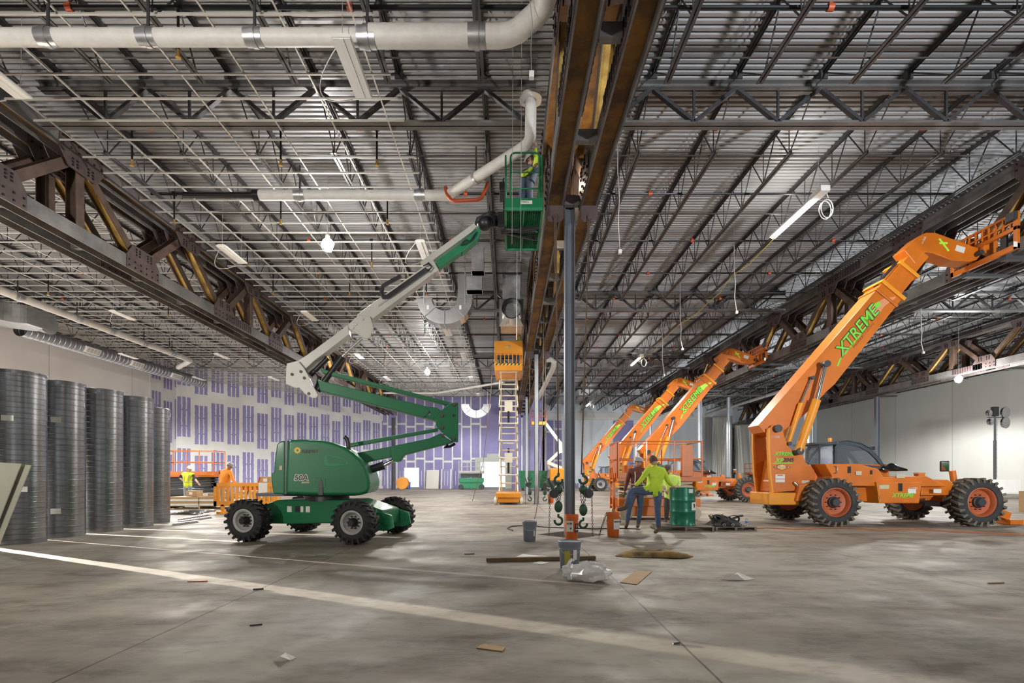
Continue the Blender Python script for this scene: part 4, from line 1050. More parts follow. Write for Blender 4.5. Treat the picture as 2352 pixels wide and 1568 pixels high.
# ------------------------------------------------------------------ scissor lifts (long side along local x, centre at origin)
M_haz = None
def hazard():
    m, n, l, b = node_mat('hazard_stripe'); g = G(n, l)
    tc = n.new('ShaderNodeTexCoord'); s = n.new('ShaderNodeSeparateXYZ'); l.new(tc.outputs['Object'], s.inputs[0])
    f = g.op('FRACT', g.op('MULTIPLY', g.op('ADD', g.op('ADD', s.outputs[0], s.outputs[1]), s.outputs[2]), 6.0))
    l.new(g.mix(g.op('GREATER_THAN', f, .5), (.85, .62, .02), (.02, .02, .02)), b.inputs['Base Color']); return m
M_haz = hazard()
def scissor_lift(label, loc, rz, Ln, Wd, zf, levels, mbody, marm, mplat, wr=.16, mwheel=None, railh=1.05, base_top=.62, panel=False, ladder=False, mbox=None, zb=.10):
    t = thing('scissor_lift', label, 'scissor lift', loc, rz)
    h2, w2 = Ln/2, Wd/2
    b_ = MB().b2((-h2+.12, -w2+.13, zb), (h2-.12, w2-.13, base_top*.72)).b2((-h2+.02, -w2+.05, base_top*.62), (h2-.02, w2-.05, base_top)).build('base', mbody, t, bevel=.02)
    for sx in (-1, 1):
        for sy in (-1, 1):
            w_ = MB().lathe([(wr*.55, -.055), (wr*.94, -.06), (wr, -.04), (wr, .04), (wr*.94, .06), (wr*.55, .055)], (sx*(h2-.22), sy*(w2-.04), wr), (0, 1, 0), 22)
            wo = w_.build('wheel', mwheel or M_cwhite, t)
            MB().lathe([(wr*.5, -.07), (wr*.5, .07)], (sx*(h2-.22), sy*(w2-.04), wr), (0, 1, 0), 16).build('hub', mwheel or M_rimw, wo)
    z0 = base_top+.05; z1 = zf-.12; hh = (z1-z0)/levels; ax = h2-.22
    for k in range(levels):
        za, zb_ = z0+k*hh, z0+(k+1)*hh
        for s in (-1, 1):
            for (xa, xb, off) in ((-ax, ax, .0), (ax, -ax, .075)):
                y = s*(w2-.20-off)
                MB().bar((xa, y, za), (xb, y, zb_), .05, .10).build('scissor_arm', marm, t)
        for xa in (-ax, ax): MB().tube((xa, -w2+.2, zb_), (xa, w2-.2, zb_), .03, 8).build('cross_tube', marm, t)
        MB().tube((0, -w2+.2, (za+zb_)/2), (0, w2-.2, (za+zb_)/2), .03, 8).build('cross_tube', marm, t)
    if levels > 3:
        for k in range(1, levels, 3):
            MB().bar((-.5, 0, z0+k*hh+.1), (.25, 0, z0+(k+1.6)*hh), .10, .10).build('lift_cylinder', M_dkplastic, t)
            MB().b2((-ax-.03, -.18, z0+(k+1)*hh-.22), (-ax+.01, .18, z0+(k+1)*hh+.22)).build('cover_plate', marm, t)
    p = MB().b2((-h2, -w2+.02, zf-.10), (h2, w2-.02, zf)).build('platform', mplat, t, bevel=.01)
    mb = MB()
    for z in (zf+railh, zf+railh*.52):
        mb.path([(-h2, -w2, z), (h2, -w2, z), (h2, w2, z), (-h2, w2, z)], .02, 6, closed=True)
    mb.build('guard_rail', mplat, t)
    n = max(3, int(Ln/.8)+1)
    for i in range(n):
        for s in (-1, 1): MB().bar((-h2+Ln*i/(n-1), s*w2, zf), (-h2+Ln*i/(n-1), s*w2, zf+railh), .035, .035).build('rail_post', mplat, t)
    MB().b2((-h2-.01, -w2, zf), (-h2+.01, w2, zf+.15)).b2((h2-.01, -w2, zf), (h2+.01, w2, zf+.15)).b2((-h2, -w2-.01, zf), (h2, -w2+.01, zf+.15)).b2((-h2, w2-.01, zf), (h2, w2+.01, zf+.15)).build('toe_board', mplat, t)
    if panel:
        mb = MB().b2((-h2-.03, -w2, zf+railh*.55), (-h2+.0, w2, zf+railh+.04)); pa = mb.build('end_panel', mplat, t, bevel=.012)
        for i in range(7): MB().bar((-h2, -w2+.1+i*(Wd-.2)/6, zf+.12), (-h2, -w2+.1+i*(Wd-.2)/6, zf+railh*.55), .03, .045).build('gate_bar', mplat, t)
        MB().b2((-h2-.035, -w2, zf-.10), (-h2-.02, w2, zf+.18)).build('end_toe_panel', mplat, t)
        MB().b2((-h2-.042, -w2, zf+.13), (-h2-.036, w2, zf+.20)).build('hazard_band', M_haz, t)
        c = zf+railh*.80
        dm = MB().prism([(-.20, 0), (0, -.09), (.20, 0), (0, .09)], (-h2-.033, 0, c), (0, -1, 0), (0, 0, 1), .006).build('diamond_logo', M_ochre, pa)
    if ladder:
        for s in (-1, 1): MB().bar((-h2-.05, s*.22, .30), (-h2-.05, s*.22, zf), .05, .07).build('ladder_rail', mplat, t)
        for k in range(4): MB().bar((-h2-.05, -.22, .40+k*.25), (-h2-.05, .22, .40+k*.25), .04, .05).build('ladder_rung', mplat, t)
        for i in range(5): MB().bar((-h2-.01, -w2+.08+i*(Wd-.16)/4, zf), (-h2-.01, -w2+.08+i*(Wd-.16)/4, zf+railh-.02), .03, .05).build('gate_bar', mplat, t)
    if mbox:
        MB().b2((h2-.62, -w2-.12, zf+.05), (h2-.30, -w2+.02, zf+.95)).build('control_box', mbox, t, bevel=.01)
    return t
# tall one seen end-on: local -x end faces the camera
tall = scissor_lift('tall raised scissor lift with cream arms and orange platform, beside the central truss', (.02, 23.6, 0), PI/2, 2.3, 1.24, 6.12, 7, M_or2, M_cwhite, M_or2, .165, M_cwhite, 1.18, .52, panel=True)
near_s = scissor_lift('orange scissor lift lowered, with gated platform, behind the welders and the drum', (4.41, 15.1, 0), 0, 2.42, 1.2, 1.22, 3, M_or, M_cream, M_or, .2, M_cream, 1.06, .62, ladder=True, mbox=M_or)
scissor_lift('green scissor lift with pale rails at the far purple wall, by the wide bright opening', (-3.7, 50.6, 0), 0, 2.5, 1.2, 1.7, 4, M_green2, M_dark, M_rimw, .25, M_dark, 1.1, 1.15)
scissor_lift('red-orange scissor lift behind the worker in the yellow vest', (-14.6, 23.2, 0), .12, 2.3, 1.15, 1.35, 4, M_dark, M_dark, M_or, .2, M_dark, 1.1, .70)
scissor_lift('red scissor lift far off in front of the plastic curtain', (27.0, 54.0, 0), 0, 2.4, 1.2, 1.6, 4, M_dark, M_dark, M_redfit, .22, M_dark, 1.1, .8)
for x, m, zz, lab in ((3.50, M_or, 1.22, 'orange bucket standing in the gated platform of the near scissor lift'), (4.60, M_green2, 1.22, 'green bucket standing in the gated platform of the near scissor lift')):
    b_ = thing('bucket', lab, 'bucket', (x, 14.72, 1.22), 0)
    MB().lathe([(.13, 0), (.15, .37), (.155, .37), (.155, .36)], n=24).build('pail', m, b_)
# ------------------------------------------------------------------ hung ceiling grid on the left
GZ = 8.78
def tee(name, p0, p1, label, group):
    mb = MB().bar(p0, p1, .030, .003).bar(V(p0)+V(0, 0, .02), V(p1)+V(0, 0, .02), .004, .04)
    return tag(mb.build(name, M_tee), label, 'ceiling grid', group)
j = 0; y = 7.55; protos = {}
while y < 47:
    for xa, xb, lab, grp in ((-10.05, -2.2, 'thin metal ceiling grid bar running across, left of the central truss', 'grid bars across, left of the central truss'),
                             (-25.1, -11.7, 'thin metal ceiling grid bar running across, above the upright ducts', 'grid bars across, above the upright ducts')):
        if xa < -20 and y > 38: xa = -25.1+(y-38)*.74+.3
        if abs(y-10.9) < .02: pass
        if (xa, xb) in protos and y <= 38 or (xa, xb) in protos:
            o = protos[(xa, xb)].copy(); COL.objects.link(o)
        else:
            o = tee('ceiling_tee', (xa, 0, GZ), (xb, 0, GZ), lab, grp); protos[(xa, xb)] = o
        o.location = (0, y, 0)
    y += .61
x = -2.55
while x > -24.9:
    if not -11.7 < x < -10.05:
        ye = 47.2 if x > -18 else min(47, 38+(x+25.1)/.74)
        tee('ceiling_runner', (x, 6.8 if x > -12 else 8, GZ+.03), (x, ye, GZ+.03), 'long metal grid runner leading away, %s' % ('left of the central truss' if x > -11 else 'above the upright ducts'),
            'grid runners, left of the central truss' if x > -11 else 'grid runners, above the upright ducts')
    x -= 1.2

# ------------------------------------------------------------------ sprinkler branch lines, couplings, drops, bridging
SEG2 = [(-25.0, -11.75), (-10.05, .55), (2.15, 12.7), (14.3, 24.9), (26.5, 36.8)]
sidew = ['over the upright ducts', 'left of the central truss', 'right of the central truss', 'beyond the lifted truss', 'beside the right wall']
PY_ = [8.5, 11.45, 14.1, 16.9, 19.6, 22.4, 25.3, 28.1, 30.9, 33.7, 36.6, 39.5, 42.4, 45.3]
for i, y in enumerate(PY_):
    for s, (xa, xb) in enumerate(SEG2):
        if s == 0 and y > 38: continue
        t = thing('sprinkler_pipe', 'thin black sprinkler pipe under the deck, ' + sidew[s], 'pipe', (0, y, 9.22), 0, 'sprinkler pipes ' + sidew[s])
        MB().tube((xa, 0, 0), (xb, 0, 0), .032 if s != 1 else .038, 8).build('pipe', M_black, t)
        for q in range(2):
            x = xa+(xb-xa)*(.28+.45*q+.07*((i*3+s*5) % 4-1.5)); MB().tube((x-.05, 0, 0), (x+.05, 0, 0), .06, 10).box((x, 0, .05), (.05, .05, .05)).build('coupling', M_redfit, t)
BY = [9.35, 12.2, 14.9, 18.3, 21.3, 24.5, 27.4, 31.6, 36.8, 40.0, 44.0]
for y in BY:
    for s, (xa, xb) in enumerate(SEG2):
        if s == 0 and y > 37: continue
        o = MB().bar((xa, 0, 9.07), (xb, 0, 9.07), .03, .006).bar((xa, .013, 9.085), (xb, .013, 9.085), .004, .035).build('bridging_angle', M_joist)
        o.location = (0, y, 0); tag(o, 'thin flat steel bridging strip tying the roof joists, ' + sidew[s], 'bridging', 'joist bridging strips ' + sidew[s])
dp = None
for i, (y, x0) in enumerate(((8.5, -9.2), (8.5, -5.6), (11.45, -8.6), (11.45, -5.2), (11.45, -3.0), (14.1, -9.4), (14.1, -6.4), (14.1, -3.4), (16.9, -8.8), (16.9, -4.6), (19.6, -9.2), (19.6, -6.2), (19.6, -3.2), (25.3, -8.0), (25.3, -4.2), (19.6, -14.2), (19.6, -18.0), (22.4, -15.2), (28.1, -13.8), (28.1, -19.0), (30.9, -16.0), (30.9, -7.6), (30.9, -3.4))):
    if dp is None:
        dp = thing('sprinkler_drop', 'black sprinkler drop pipe with a brass tip hanging through the ceiling grid', 'sprinkler', (0, 0, 0), 0, 'sprinkler drops through the ceiling grid')
        MB().tube((0, 0, 8.50), (0, 0, 9.22), .022, 8).box((0, 0, 9.22), (.10, .09, .09)).build('drop_pipe', M_black, dp)
        MB().tube((0, 0, 8.38), (0, 0, 8.5), .028, 8).tube((0, 0, 8.36), (0, 0, 8.38), .045, 10).build('sprinkler_head', M_brass, dp)
        o = dp
    else: o = dup(dp)
    o.location = (x0, y, 0)

# ------------------------------------------------------------------ white insulated pipes
def clamp(parent, c, axis, r, w=.34):
    c = V(c); a = V(axis).normalized()
    MB().tube(c-a*w/2, c+a*w/2, r+.008, 20).tube(c-a*.04, c+a*.04, r+.022, 20).build('pipe_band', M_galv, parent)
    MB().b2(c+V(-.02, -.012, r), c+V(.02, .012, 9.02-c.z)).build('hanger', M_steel, parent)
p = thing('insulated_pipe', 'fat white insulated pipe with shiny bands crossing the top left, elbowing towards the central truss', 'pipe', (0, 0, 0))
pz, py_ = 8.27, 8.0
MB().path([(-12, py_, pz), (-9, py_, pz), (-6, py_, pz), (-2.2, py_, pz)], .125, 20).build('pipe_run', M_jacket, p)
pts = [(-2.2, py_, pz+.02)]+[(-1.2, py_, pz+.02), (-.15, py_, pz+.02), (.02, py_-.03, pz+.02), (.16, py_-.10, pz+.02), (.26, py_-.20, pz+.02), (.42, py_-.36, pz+.02), (.52, py_-.50, pz+.02), (.56, py_-.66, pz+.02), (.56, py_-3.2, pz+.02)]
MB().path(pts, .165, 20).build('pipe_elbow', M_jacket, p)
for x in (-8.9, -7.35, -5.75, -4.05, -2.25): clamp(p, (x, py_, pz), (1, 0, 0), .125 if x < -2.3 else .15, .28)
clamp(p, (-.50, py_, pz+.02), (1, 0, 0), .165, .28)
p = thing('insulated_pipe', 'white insulated pipe behind the green basket, slanting up to a riser', 'pipe', (0, 0, 0))
pz, py_ = 8.28, 12.5
MB().tube((-6.3, py_, pz), (-1.5, py_, pz), .125, 20).build('pipe_run', M_jacket, p)
MB().tube((-8.1, py_, pz), (-6.3, py_, pz), .075, 14).tube((-6.35, py_, pz), (-6.2, py_, pz), .135, 18).build('pipe_tail', M_black, p)
MB().path([(-1.52, py_, pz), (-1.3, py_-.2, pz), (.25, 10.77, pz), (.40, 10.60, pz), (.47, 10.53, pz+.10), (.48, 10.52, pz+.9)], .12, 20).build('pipe_slant', M_jacket, p)
MB().lathe([(.12, .86), (.24, .88), (.24, .94), (.18, 1.0)], (.48, 10.52, pz), n=24).build('flange', M_jacket, p)
for x in (-5.2, -2.2): clamp(p, (x, py_, pz), (1, 0, 0), .125, .26)
clamp(p, (-.75, 11.78, pz), (1, -1, 0), .12, .12)
MB().path([(-1.55, 12.4, 8.42), (-1.5, 12.35, 8.2), (-1.4, 12.3, 8.05), (-1.3, 12.25, 8.0), (-.75, 12.2, 8.0), (-.65, 12.2, 8.05), (-.55, 12.2, 8.25), (-.5, 12.2, 8.4)], .045, 10).build('coupled_loop', M_redfit, p)
p = thing('insulated_pipe', 'long white banded pipe leading away above the upright ducts by the left wall', 'pipe', (0, 0, 0))
MB().path([(-19.2, 17, 8.3), (-19.2, 22, 8.3), (-19.2, 30.2, 8.3), (-19.3, 30.4, 8.3), (-21.2, 32.2, 8.3)], .15, 18).build('pipe_run', M_jacket, p)
for y in (18.6, 19.6, 22.3, 24.2, 26.4, 28.6): clamp(p, (-19.2, y, 8.3), (0, 1, 0), .15, .35)
p = thing('insulated_pipe', 'pale pipe on hangers leading away along the far right truss', 'pipe', (0, 0, 0))
MB().tube((22.3, 33.5, 8.25), (22.3, 56.5, 8.25), .13, 14).build('pipe_run', M_jacket, p)
for k in range(8): MB().tube((22.3, 34.5+k*2.9, 8.3), (22.3, 34.5+k*2.9, 9.1), .015, 6).tube((22.3, 34.4+k*2.9, 8.25), (22.3, 34.6+k*2.9, 8.25), .15, 14).build('hanger', M_galv, p)
p = thing('insulated_pipe', 'white pipe sloping across in front of the far purple wall', 'pipe', (0, 0, 0))
MB().path([(-13.6, 43, 8.45), (-6.2, 43, 8.45), (-.3, 37.5, 8.35)], .09, 12).build('pipe_run', M_jacket, p)
for q in ((-9.68, 43), (-6.02, 42.8), (-.53, 37.72)): MB().tube((q[0], q[1], 8.4), (q[0], q[1], 10.02), .02, 8).build('hanger', M_galv, p)
p = thing('insulated_pipe', 'white jacketed pipe slanting down beside the pale columns with a bend on top', 'pipe', (0, 0, 0))
MB().path([(1.9, 25.0, 7.1), (2.15, 25.0, 7.1), (2.3, 25.0, 7.0), (2.3, 25.6, 6.8), (2.1, 30.5, 6.55), (1.95, 33.5, 6.45)], .13, 14).build('pipe_run', M_jacket, p)
for q, zz in (((2.3, 25.4), 6.9), ((2.1, 30.5), 6.6)): MB().tube((*q, zz), (*q, 10.02), .012, 6).build('hanger', M_galv, p)

# ------------------------------------------------------------------ ducts
def ribbed(p0, p1, r, pitch=.11, n=28, rib=.008):
    L = (V(p1)-V(p0)).length; prof = []; h = 0
    while h < L-.02: prof += [(r, h), (r, h+pitch*.82), (r+rib, h+pitch*.86), (r+rib, h+pitch*.96)]; h += pitch
    prof.append((r, L)); return MB().lathe(prof, p0, V(p1)-V(p0), n, False, False)
p = thing('spiral_duct', 'long round spiral duct with white grilles leading along the left wall', 'duct', (0, 0, 0))
M_spiral = mat('spiral_duct_metal', (.36, .37, .39), .36, .7, .2, 2)
ribbed((-23.0, 23.6, 8.22), (-23.0, 37.6, 8.30), .34, .30, 28, .022).build('duct_run', M_spiral, p)
MB().tube((-23.0, 37.58, 8.30), (-23.0, 37.62, 8.30), .34, 28).build('end_cap', M_spiral, p)
for y in (24.6, 28.9, 32.4, 36.5): MB().tube((-23.0, y, 8.3), (-23.0, y, 10.02), .014, 6).build('hanger', M_galv, p)
for y in (27.3, 30.6, 34.2):
    g_ = MB().box((-22.66, y, 8.12), (.12, .95, .34), Matrix.Rotation(math.radians(28), 3, 'Y')).build('grille', M_white, p)
    for k in range(4): MB().box((-22.60, y-.33+k*.22, 8.09), (.03, .16, .24), Matrix.Rotation(math.radians(28), 3, 'Y')).build('slot', M_wire, g_)
p = thing('duct_elbow', 'big shiny sheet metal duct elbow at the left edge, near end of the spiral duct', 'duct', (0, 0, 0))
mb = MB(); rings = []
for k in range(9):
    a = PI/2*k/8; cx, cy = -22.2-1.3*math.cos(a)+1.3, 21.0+1.3*math.sin(a)
    pts = []
    for r_, z in ((-.65, 7.95), (.65, 7.95), (.65, 8.75), (-.65, 8.75)):
        R = 1.3+r_; pts.append(V(-21.0-R*math.cos(a)+.0, 21.2+R*math.sin(a), z))
    rings.append(pts)
mb.loft(rings, smooth=False).build('elbow', M_alu, p)
MB().b2((-22.95, 18.0, 7.95), (-21.65, 21.2, 8.75)).build('plenum', M_galv, p)
MB().lathe([(.35, 0), (.50, .5)], (-21.6, 23.0, 8.3), (1, 0, 0), 24).build('take_off', M_alu, p)
MB().b2((-22.9, 20.6, 7.94), (-21.7, 20.66, 8.76)).b2((-22.9, 19.3, 7.94), (-21.7, 19.36, 8.76)).build('flange', M_alu, p)
def uduct(label, x, y, z, s=1.0, riser=True):
    p = thing('duct_bend', label, 'duct', (x, y, z)); rings = []
    for k in range(17):
        a = PI*k/16; pts = []
        for r_, yy in ((.50, -.32), (1.06, -.32), (1.06, .32), (.50, .32)):
            pts.append(V(-r_*math.cos(a)*s, yy*s, -r_*math.sin(a)*s*.92))
        rings.append(pts)
    MB().loft(rings, smooth=False).build('bend', M_alu, p)
    for k in (0, 4, 8, 12, 16):
        a = PI*k/16; mb = MB()
        q = [V(-r_*math.cos(a)*s, yy*s, -r_*math.sin(a)*s*.92) for r_, yy in ((.48, -.34), (1.08, -.34), (1.08, .34), (.48, .34))]
        mb.path(q, .018*s, 4, closed=True); mb.build('seam_flange', M_galv, p)
    if riser: MB().b2((.50*s, -.32*s, 0), (1.06*s, .32*s, .95*s)).build('riser', M_alu, p)
    for xx in (-.78, .78): MB().b2((xx*s-.02, -.36*s, -.2), (xx*s+.02, -.33*s, 9.99-z)).build('hanger_strap', M_galv, p)
    for xx in (.62, -.62):
        MB().b2((xx*s-.06, -.33*s, -.42*s), (xx*s+.02, -.322*s, -.26*s)).build('sticker', M_label, p)
    return p
uduct('shiny square duct bent like a U hanging behind the white boom', -2.42, 19.4, 8.05)
uduct('far shiny U shaped duct against the purple wall', -2.9, 46, 7.9, 1.3, False)
o = thing('round_duct', 'galvanised square to round duct piece with an open dark mouth facing down the hall', 'duct', (.13, 19.2, 7.75))
rings = []
for k in range(7):
    f = k/6; pts = []
    for i in range(32):
        a = 2*PI*i/32; c, s_ = math.cos(a), math.sin(a); m = max(abs(c), abs(s_)); sq = V(c/m*.48, 0, s_/m*.55); ci = V(c*.38, 0, s_*.40)
        q = ci.lerp(sq, f); pts.append(q+V(0, .1+.5*f, 0))
    rings.append(pts)
mb = MB().loft(rings, cap=False, smooth=False); mb.build('transition', M_alu, o)
MB().lathe([(.37, .1), (.36, 1.2)], (0, 0, 0), (0, 1, 0), 28, False, True).build('mouth', M_dkplastic, o)
MB().b2((-.42, .6, -.55), (.42, 1.6, .55)).build('box', M_galv, o)
MB().b2((-.35, .6, .55), (.35, 1.1, 2.1)).build('riser', M_galv, o); MB().b2((-.02, .8, 2.1), (.02, .84, 2.24)).build('hanger_strap', M_galv, o)
# flat duct sheets and boxes above
for (px, py, d, w, h, lab) in ((1090, 655, 18.0, .55, .5, 'small square duct collar beside the shiny U bend'), (1098, 598, 17.4, .42, .9, 'grey duct riser above the shiny U bend')):
    c = at(px, py, d); o = thing('duct_box', lab, 'duct', c)
    MB().b2((-w/2, -.2, -h/2), (w/2, .2, h/2)).build('box', M_galv, o); MB().b2((-w/2-.02, -.22, -h/2), (w/2+.02, .22, -h/2+.04)).build('flange', M_alu, o); MB().b2((-.02, -.02, h/2), (.02, .02, 9.99-c.z)).build('hanger_strap', M_galv, o)

# ------------------------------------------------------------------ lamps and light fixtures
def strip_light(x, y, z, lab, coil=True, grp=None):
    t = thing('strip_light', lab, 'light fixture', (x, y, z), 0, grp)
    MB().prism([(-.15, 0), (-.15, .03), (-.09, .06), (.09, .06), (.15, .03), (.15, 0)], (0, .62, 0), (1, 0, 0), (0, 0, 1), 1.24).build('housing', M_white, t)
    for s in (-1, 1): MB().b2((s*.085-.05, -.60, -.012), (s*.085+.05, .60, 0)).build('reflector', M_white, t)
    MB().b2((-.03, -.60, -.02), (.03, .60, 0)).build('ballast_cover', M_white, t)
    for s in (-1, 1): MB().tube((0, s*.55, .06), (0, s*.55+.03, 1.85), .005, 5).build('hanger_wire', M_wire, t)
    if coil:
        pts = [(-.15-.42*math.sin(PI*k/12), -.3+.75*k/12+.0, .05-.30*math.sin(PI*k/12)+.15*math.cos(PI*k/12)-.15) for k in range(13)]
        MB().path([(x_, y_, z_+.10) for x_, y_, z_ in pts], .010, 6).build('cord', M_wire, t)
    return t
sp_ = None
FIX = [(-2.56, 8.28, 7.98, 'unlit white strip light nearest the camera, hung under the white insulated pipe'), (-8.62, 8.3, 7.98, 'unlit white strip light cut by the left edge below the white insulated pipe'),
       (-8.65, 15.7, 8.2, 'unlit white strip light right of the left truss, left of the bare lamp'), (-2.6, 15.4, 8.2, 'unlit white strip light half hidden behind the white boom'),
       (-8.6, 21.7, 8.2, 'unlit white strip light above the boom casting of the green lift'), (-2.57, 21.2, 7.4, 'unlit white strip light in front of the shiny U duct'),
       (-16.6, 21.6, 8.2, 'unlit white strip light nearest the big duct elbow'), (-16.5, 28.9, 8.2, 'unlit white strip light with coiled cord above the patched purple wall'),
       (-8.6, 28.9, 8.2, 'unlit white strip light above the upper green arm'), (-2.56, 28.9, 8.2, 'unlit white strip light left of the tall scissor platform'),
       (-21.9, 28.9, 8.2, 'thin unlit white strip light hung before the spiral duct'), (-8.56, 35.5, 8.2, 'small unlit strip light over the far end of the upper green arm'),
       (-2.6, 35.5, 8.2, 'small unlit strip light left of the scissor tower'), (-16.6, 35.5, 8.2, 'small unlit strip light over the patched purple wall left of the boom casting'),
       (-21.9, 35.5, 8.2, 'small unlit strip light at the far end of the spiral duct'), (-2.55, 42.5, 8.2, 'smallest unlit strip light before the far shiny duct')]
for x, y, z, lab in FIX:
    if sp_ is None: sp_ = strip_light(x, y, z, lab)
    else: dup(sp_, (x, y, z), 0, lab)
def bare_lamp(x, y, z, lab):
    t = thing('work_lamp', lab, 'lamp', (x, y, z))
    MB().ball((0, 0, 0), .16, 18, 12).build('bulb', M_lampglow, t)
    MB().lathe([(.05, .10), (.07, .14), (.06, .26), (.03, .30)], (0, 0, 0), n=14).build('socket', M_white, t)
    MB().tube((0, 0, .3), (0, 0, 9.99-z), .008, 6).build('cord', M_wire, t)
    mb = MB()
    for k in range(6):
        a = PI*k/3; mb.path([(.06*math.cos(a), .06*math.sin(a), .14), (.2*math.cos(a), .2*math.sin(a), 0), (.12*math.cos(a), .12*math.sin(a), -.19), (0, 0, -.22)], .004, 5)
    mb.build('cage', M_wire, t)
    return t
bare_lamp(-5.15, 14.3, 7.9, 'glaring bare work lamp hung under the ceiling grid, left of the white boom')
bare_lamp(-5.15, 32.0, 7.98, 'far glaring work lamp over the upper green arm')
bare_lamp(24.3, 27.0, 6.55, 'glaring work lamp under the farther truss before the right wall')
def tube_light(x, y, z, lab):
    t = thing('tube_light', lab, 'light fixture', (x, y, z))
    for s in (-1, 1): MB().tube((s*.04, -1.05, -.03), (s*.04, 1.05, -.03), .02, 8).build('lamp_tube', M_tubeglow, t)
    MB().b2((-.11, -1.08, .0), (.11, 1.08, .05)).b2((-.12, -1.5, -.02), (.12, -1.05, .12)).build('housing', M_white, t)
    for k in range(2):
        pts = [(.2+.16*math.cos(2*PI*i/14), -1.25+.08*k, -.35+.24*math.sin(2*PI*i/14)) for i in range(14)]
        MB().path(pts, .012, 6, closed=True).build('cord_coil', M_white, t)
    MB().tube((.2, -1.3, -.1), (.12, -1.3, .1), .012, 6).build('cord', M_white, t)
    MB().tube((0, -1.2, .1), (0, -1.2, 1.38), .006, 5).build('hanger_wire', M_wire, t)
    return t
tl = tube_light(8.15, 14.35, 8.62, 'nearest lit fluorescent tube under the joists right of the central truss')
dup(tl, (8.15, 32.0, 8.62), 0, 'lit fluorescent tube in the middle distance above the orange booms')
dup(tl, (8.15, 51.0, 8.62), 0, 'farthest small lit fluorescent tube above the farthest orange boom')
# yellow extension cord along the light line, loose white drops
M_yel = mat('yellow_cord', (.62, .48, .05), .5)
pts = [(8.15-.12*math.sin(k*1.1)+.0, 15.4+k*1.3, 8.55-.22*abs(math.sin(k*1.45))) for k in range(13)]
tag(MB().path(pts, .014, 6).build('extension_cord', M_yel), 'thin yellow extension cord sagging between the lit ceiling tubes', 'cord')
for i, (px, py, py2, d, lab) in enumerate(((1418, 395, 575, 11.6, 'loose white cord dangling right of the grey column top'), (1686, 620, 715, 17.5, 'white cord with a plug dangling over the second telehandler'),
        (1562, 735, 800, 22, 'white cord dangling between the two nearer lit tubes'), (1520, 760, 860, 26, 'white cord dangling left of the second lit tube'), (2115, 745, 808, 21, 'white cord dangling beyond the lifted truss'), (1215, 0, 168, 7.3, 'loose white cord end dangling left of the central truss'))):
    a = at(px, py, d); b_ = at(px+6, py2, d)
    t = thing('hanging_cable', lab, 'cord', a)
    MB().path([(0, 0, 9.99-a.z), (.01, 0, 0), (.05, 0, (b_.z-a.z)*.3), (.03, .02, (b_.z-a.z)*.65), (b_.x-a.x, 0, b_.z-a.z)], .010*d/12, 6).build('cord', M_wire, t)
    MB().box((b_.x-a.x, 0, b_.z-a.z-.03), (.07, .07, .09)).build('plug', M_white, t)
# thin white lines strung from the roof
for x, d, yb, lab in ((1176, 9.4, 560, 'leftmost of the thin white lines hanging past the green basket'), (1196, 9.2, 600, 'thin white line hanging in front of the green basket'), (1187, 16.0, 780, 'thin pale line hanging over the tall scissor platform')):
    a = at(x, 20, d); z0 = at(x, yb, d).z
    tag(MB().tube((a.x, d, z0), (a.x+.02, d, 9.99), .005*d/9, 5).build('hanging_line', M_wire), lab, 'rope')

# ------------------------------------------------------------------ chain hoists on wire ropes under the central truss
M_chain = mat('rusty_chain', (.09, .06, .045), .5, .7)
M_hook = mat('dark_green_hook', (.02, .07, .035), .45)
M_rope = mat('rusty_wire_rope', (.16, .11, .07), .6, .5, .4, 30)
def chain_into(mb, p0, p1, ln=.05, r=.006):
    p0 = V(p0); p1 = V(p1); L = (p1-p0).length; n = max(2, int(L/(ln*.78))); d = (p1-p0)/L
    a = V(1, 0, 0) if abs(d.z) > .7 else V(0, 0, 1)
    a = (a-d*a.dot(d)).normalized(); b_ = d.cross(a)
    for i in range(n):
        c = p0+d*(L*(i+.5)/n); s = a if i % 2 else b_
        mb.path([c+d*(ln/2), c+d*ln*.28+s*ln*.3, c-d*ln*.28+s*ln*.3, c-d*(ln/2), c-d*ln*.28-s*ln*.3, c+d*ln*.28-s*ln*.3], r, 4, closed=True)
def hook_pts(c, s, flip=1):
    c = V(c); return [c+V(0, 0, s*1.1)]+[c+V(flip*s*.62*math.sin(a), 0, s*.62*math.cos(a)) for a in [k*PI/7 for k in range(0, 12)]]
def hoist(x, y, ztop, lab, flip=1, zlow=.5):
    t = thing('chain_hoist', lab, 'chain hoist', (x, y, 0))
    h = MB().path(hook_pts((0, 0, 1.19), .13, flip), .03, 8).build('top_hook', M_hook, t)
    MB().ball((0, 0, .98), .09, 12, 8, (1, .8, 1.1)).build('upper_block', M_hook, t)
    b_ = MB().tube((flip*.10, -.10, .90), (flip*.10, .10, .90), .10, 16).tube((flip*.10, -.13, .90), (flip*.10, .13, .90), .06, 12).build('hoist_body', M_dark, t)
    MB().bar((flip*.10, 0, .92), (flip*.22, 0, 1.22), .03, .05).build('lever', M_hook, b_)
    mb = MB()
    for k, xx in enumerate((-.06, 0, .05)): chain_into(mb, (xx, 0, .92), (xx*.5, 0, zlow+.10))
    mb.build('load_chain', M_chain, t)
    mb = MB(); chain_into(mb, (flip*.18, 0, .86), (flip*.20, 0, zlow-.65), .05, .005); mb.build('hand_chain', M_chain, t)
    l = MB().ball((0, 0, zlow), .10, 12, 8, (.9, .6, 1.3)).build('lower_block', M_hook, t)
    MB().path(hook_pts((0, 0, zlow-.30), .13, -flip), .026, 8).build('lower_hook', M_hook, l)
    MB().path([(0, 0, 1.25), (0, 0, 1.32)], .016, 6).build('eye', M_chain, t)
    return t
hoist(1.07, 10.65, 6.8, 'chain hoist with green hooks hanging left of the grey column', -1, .62)
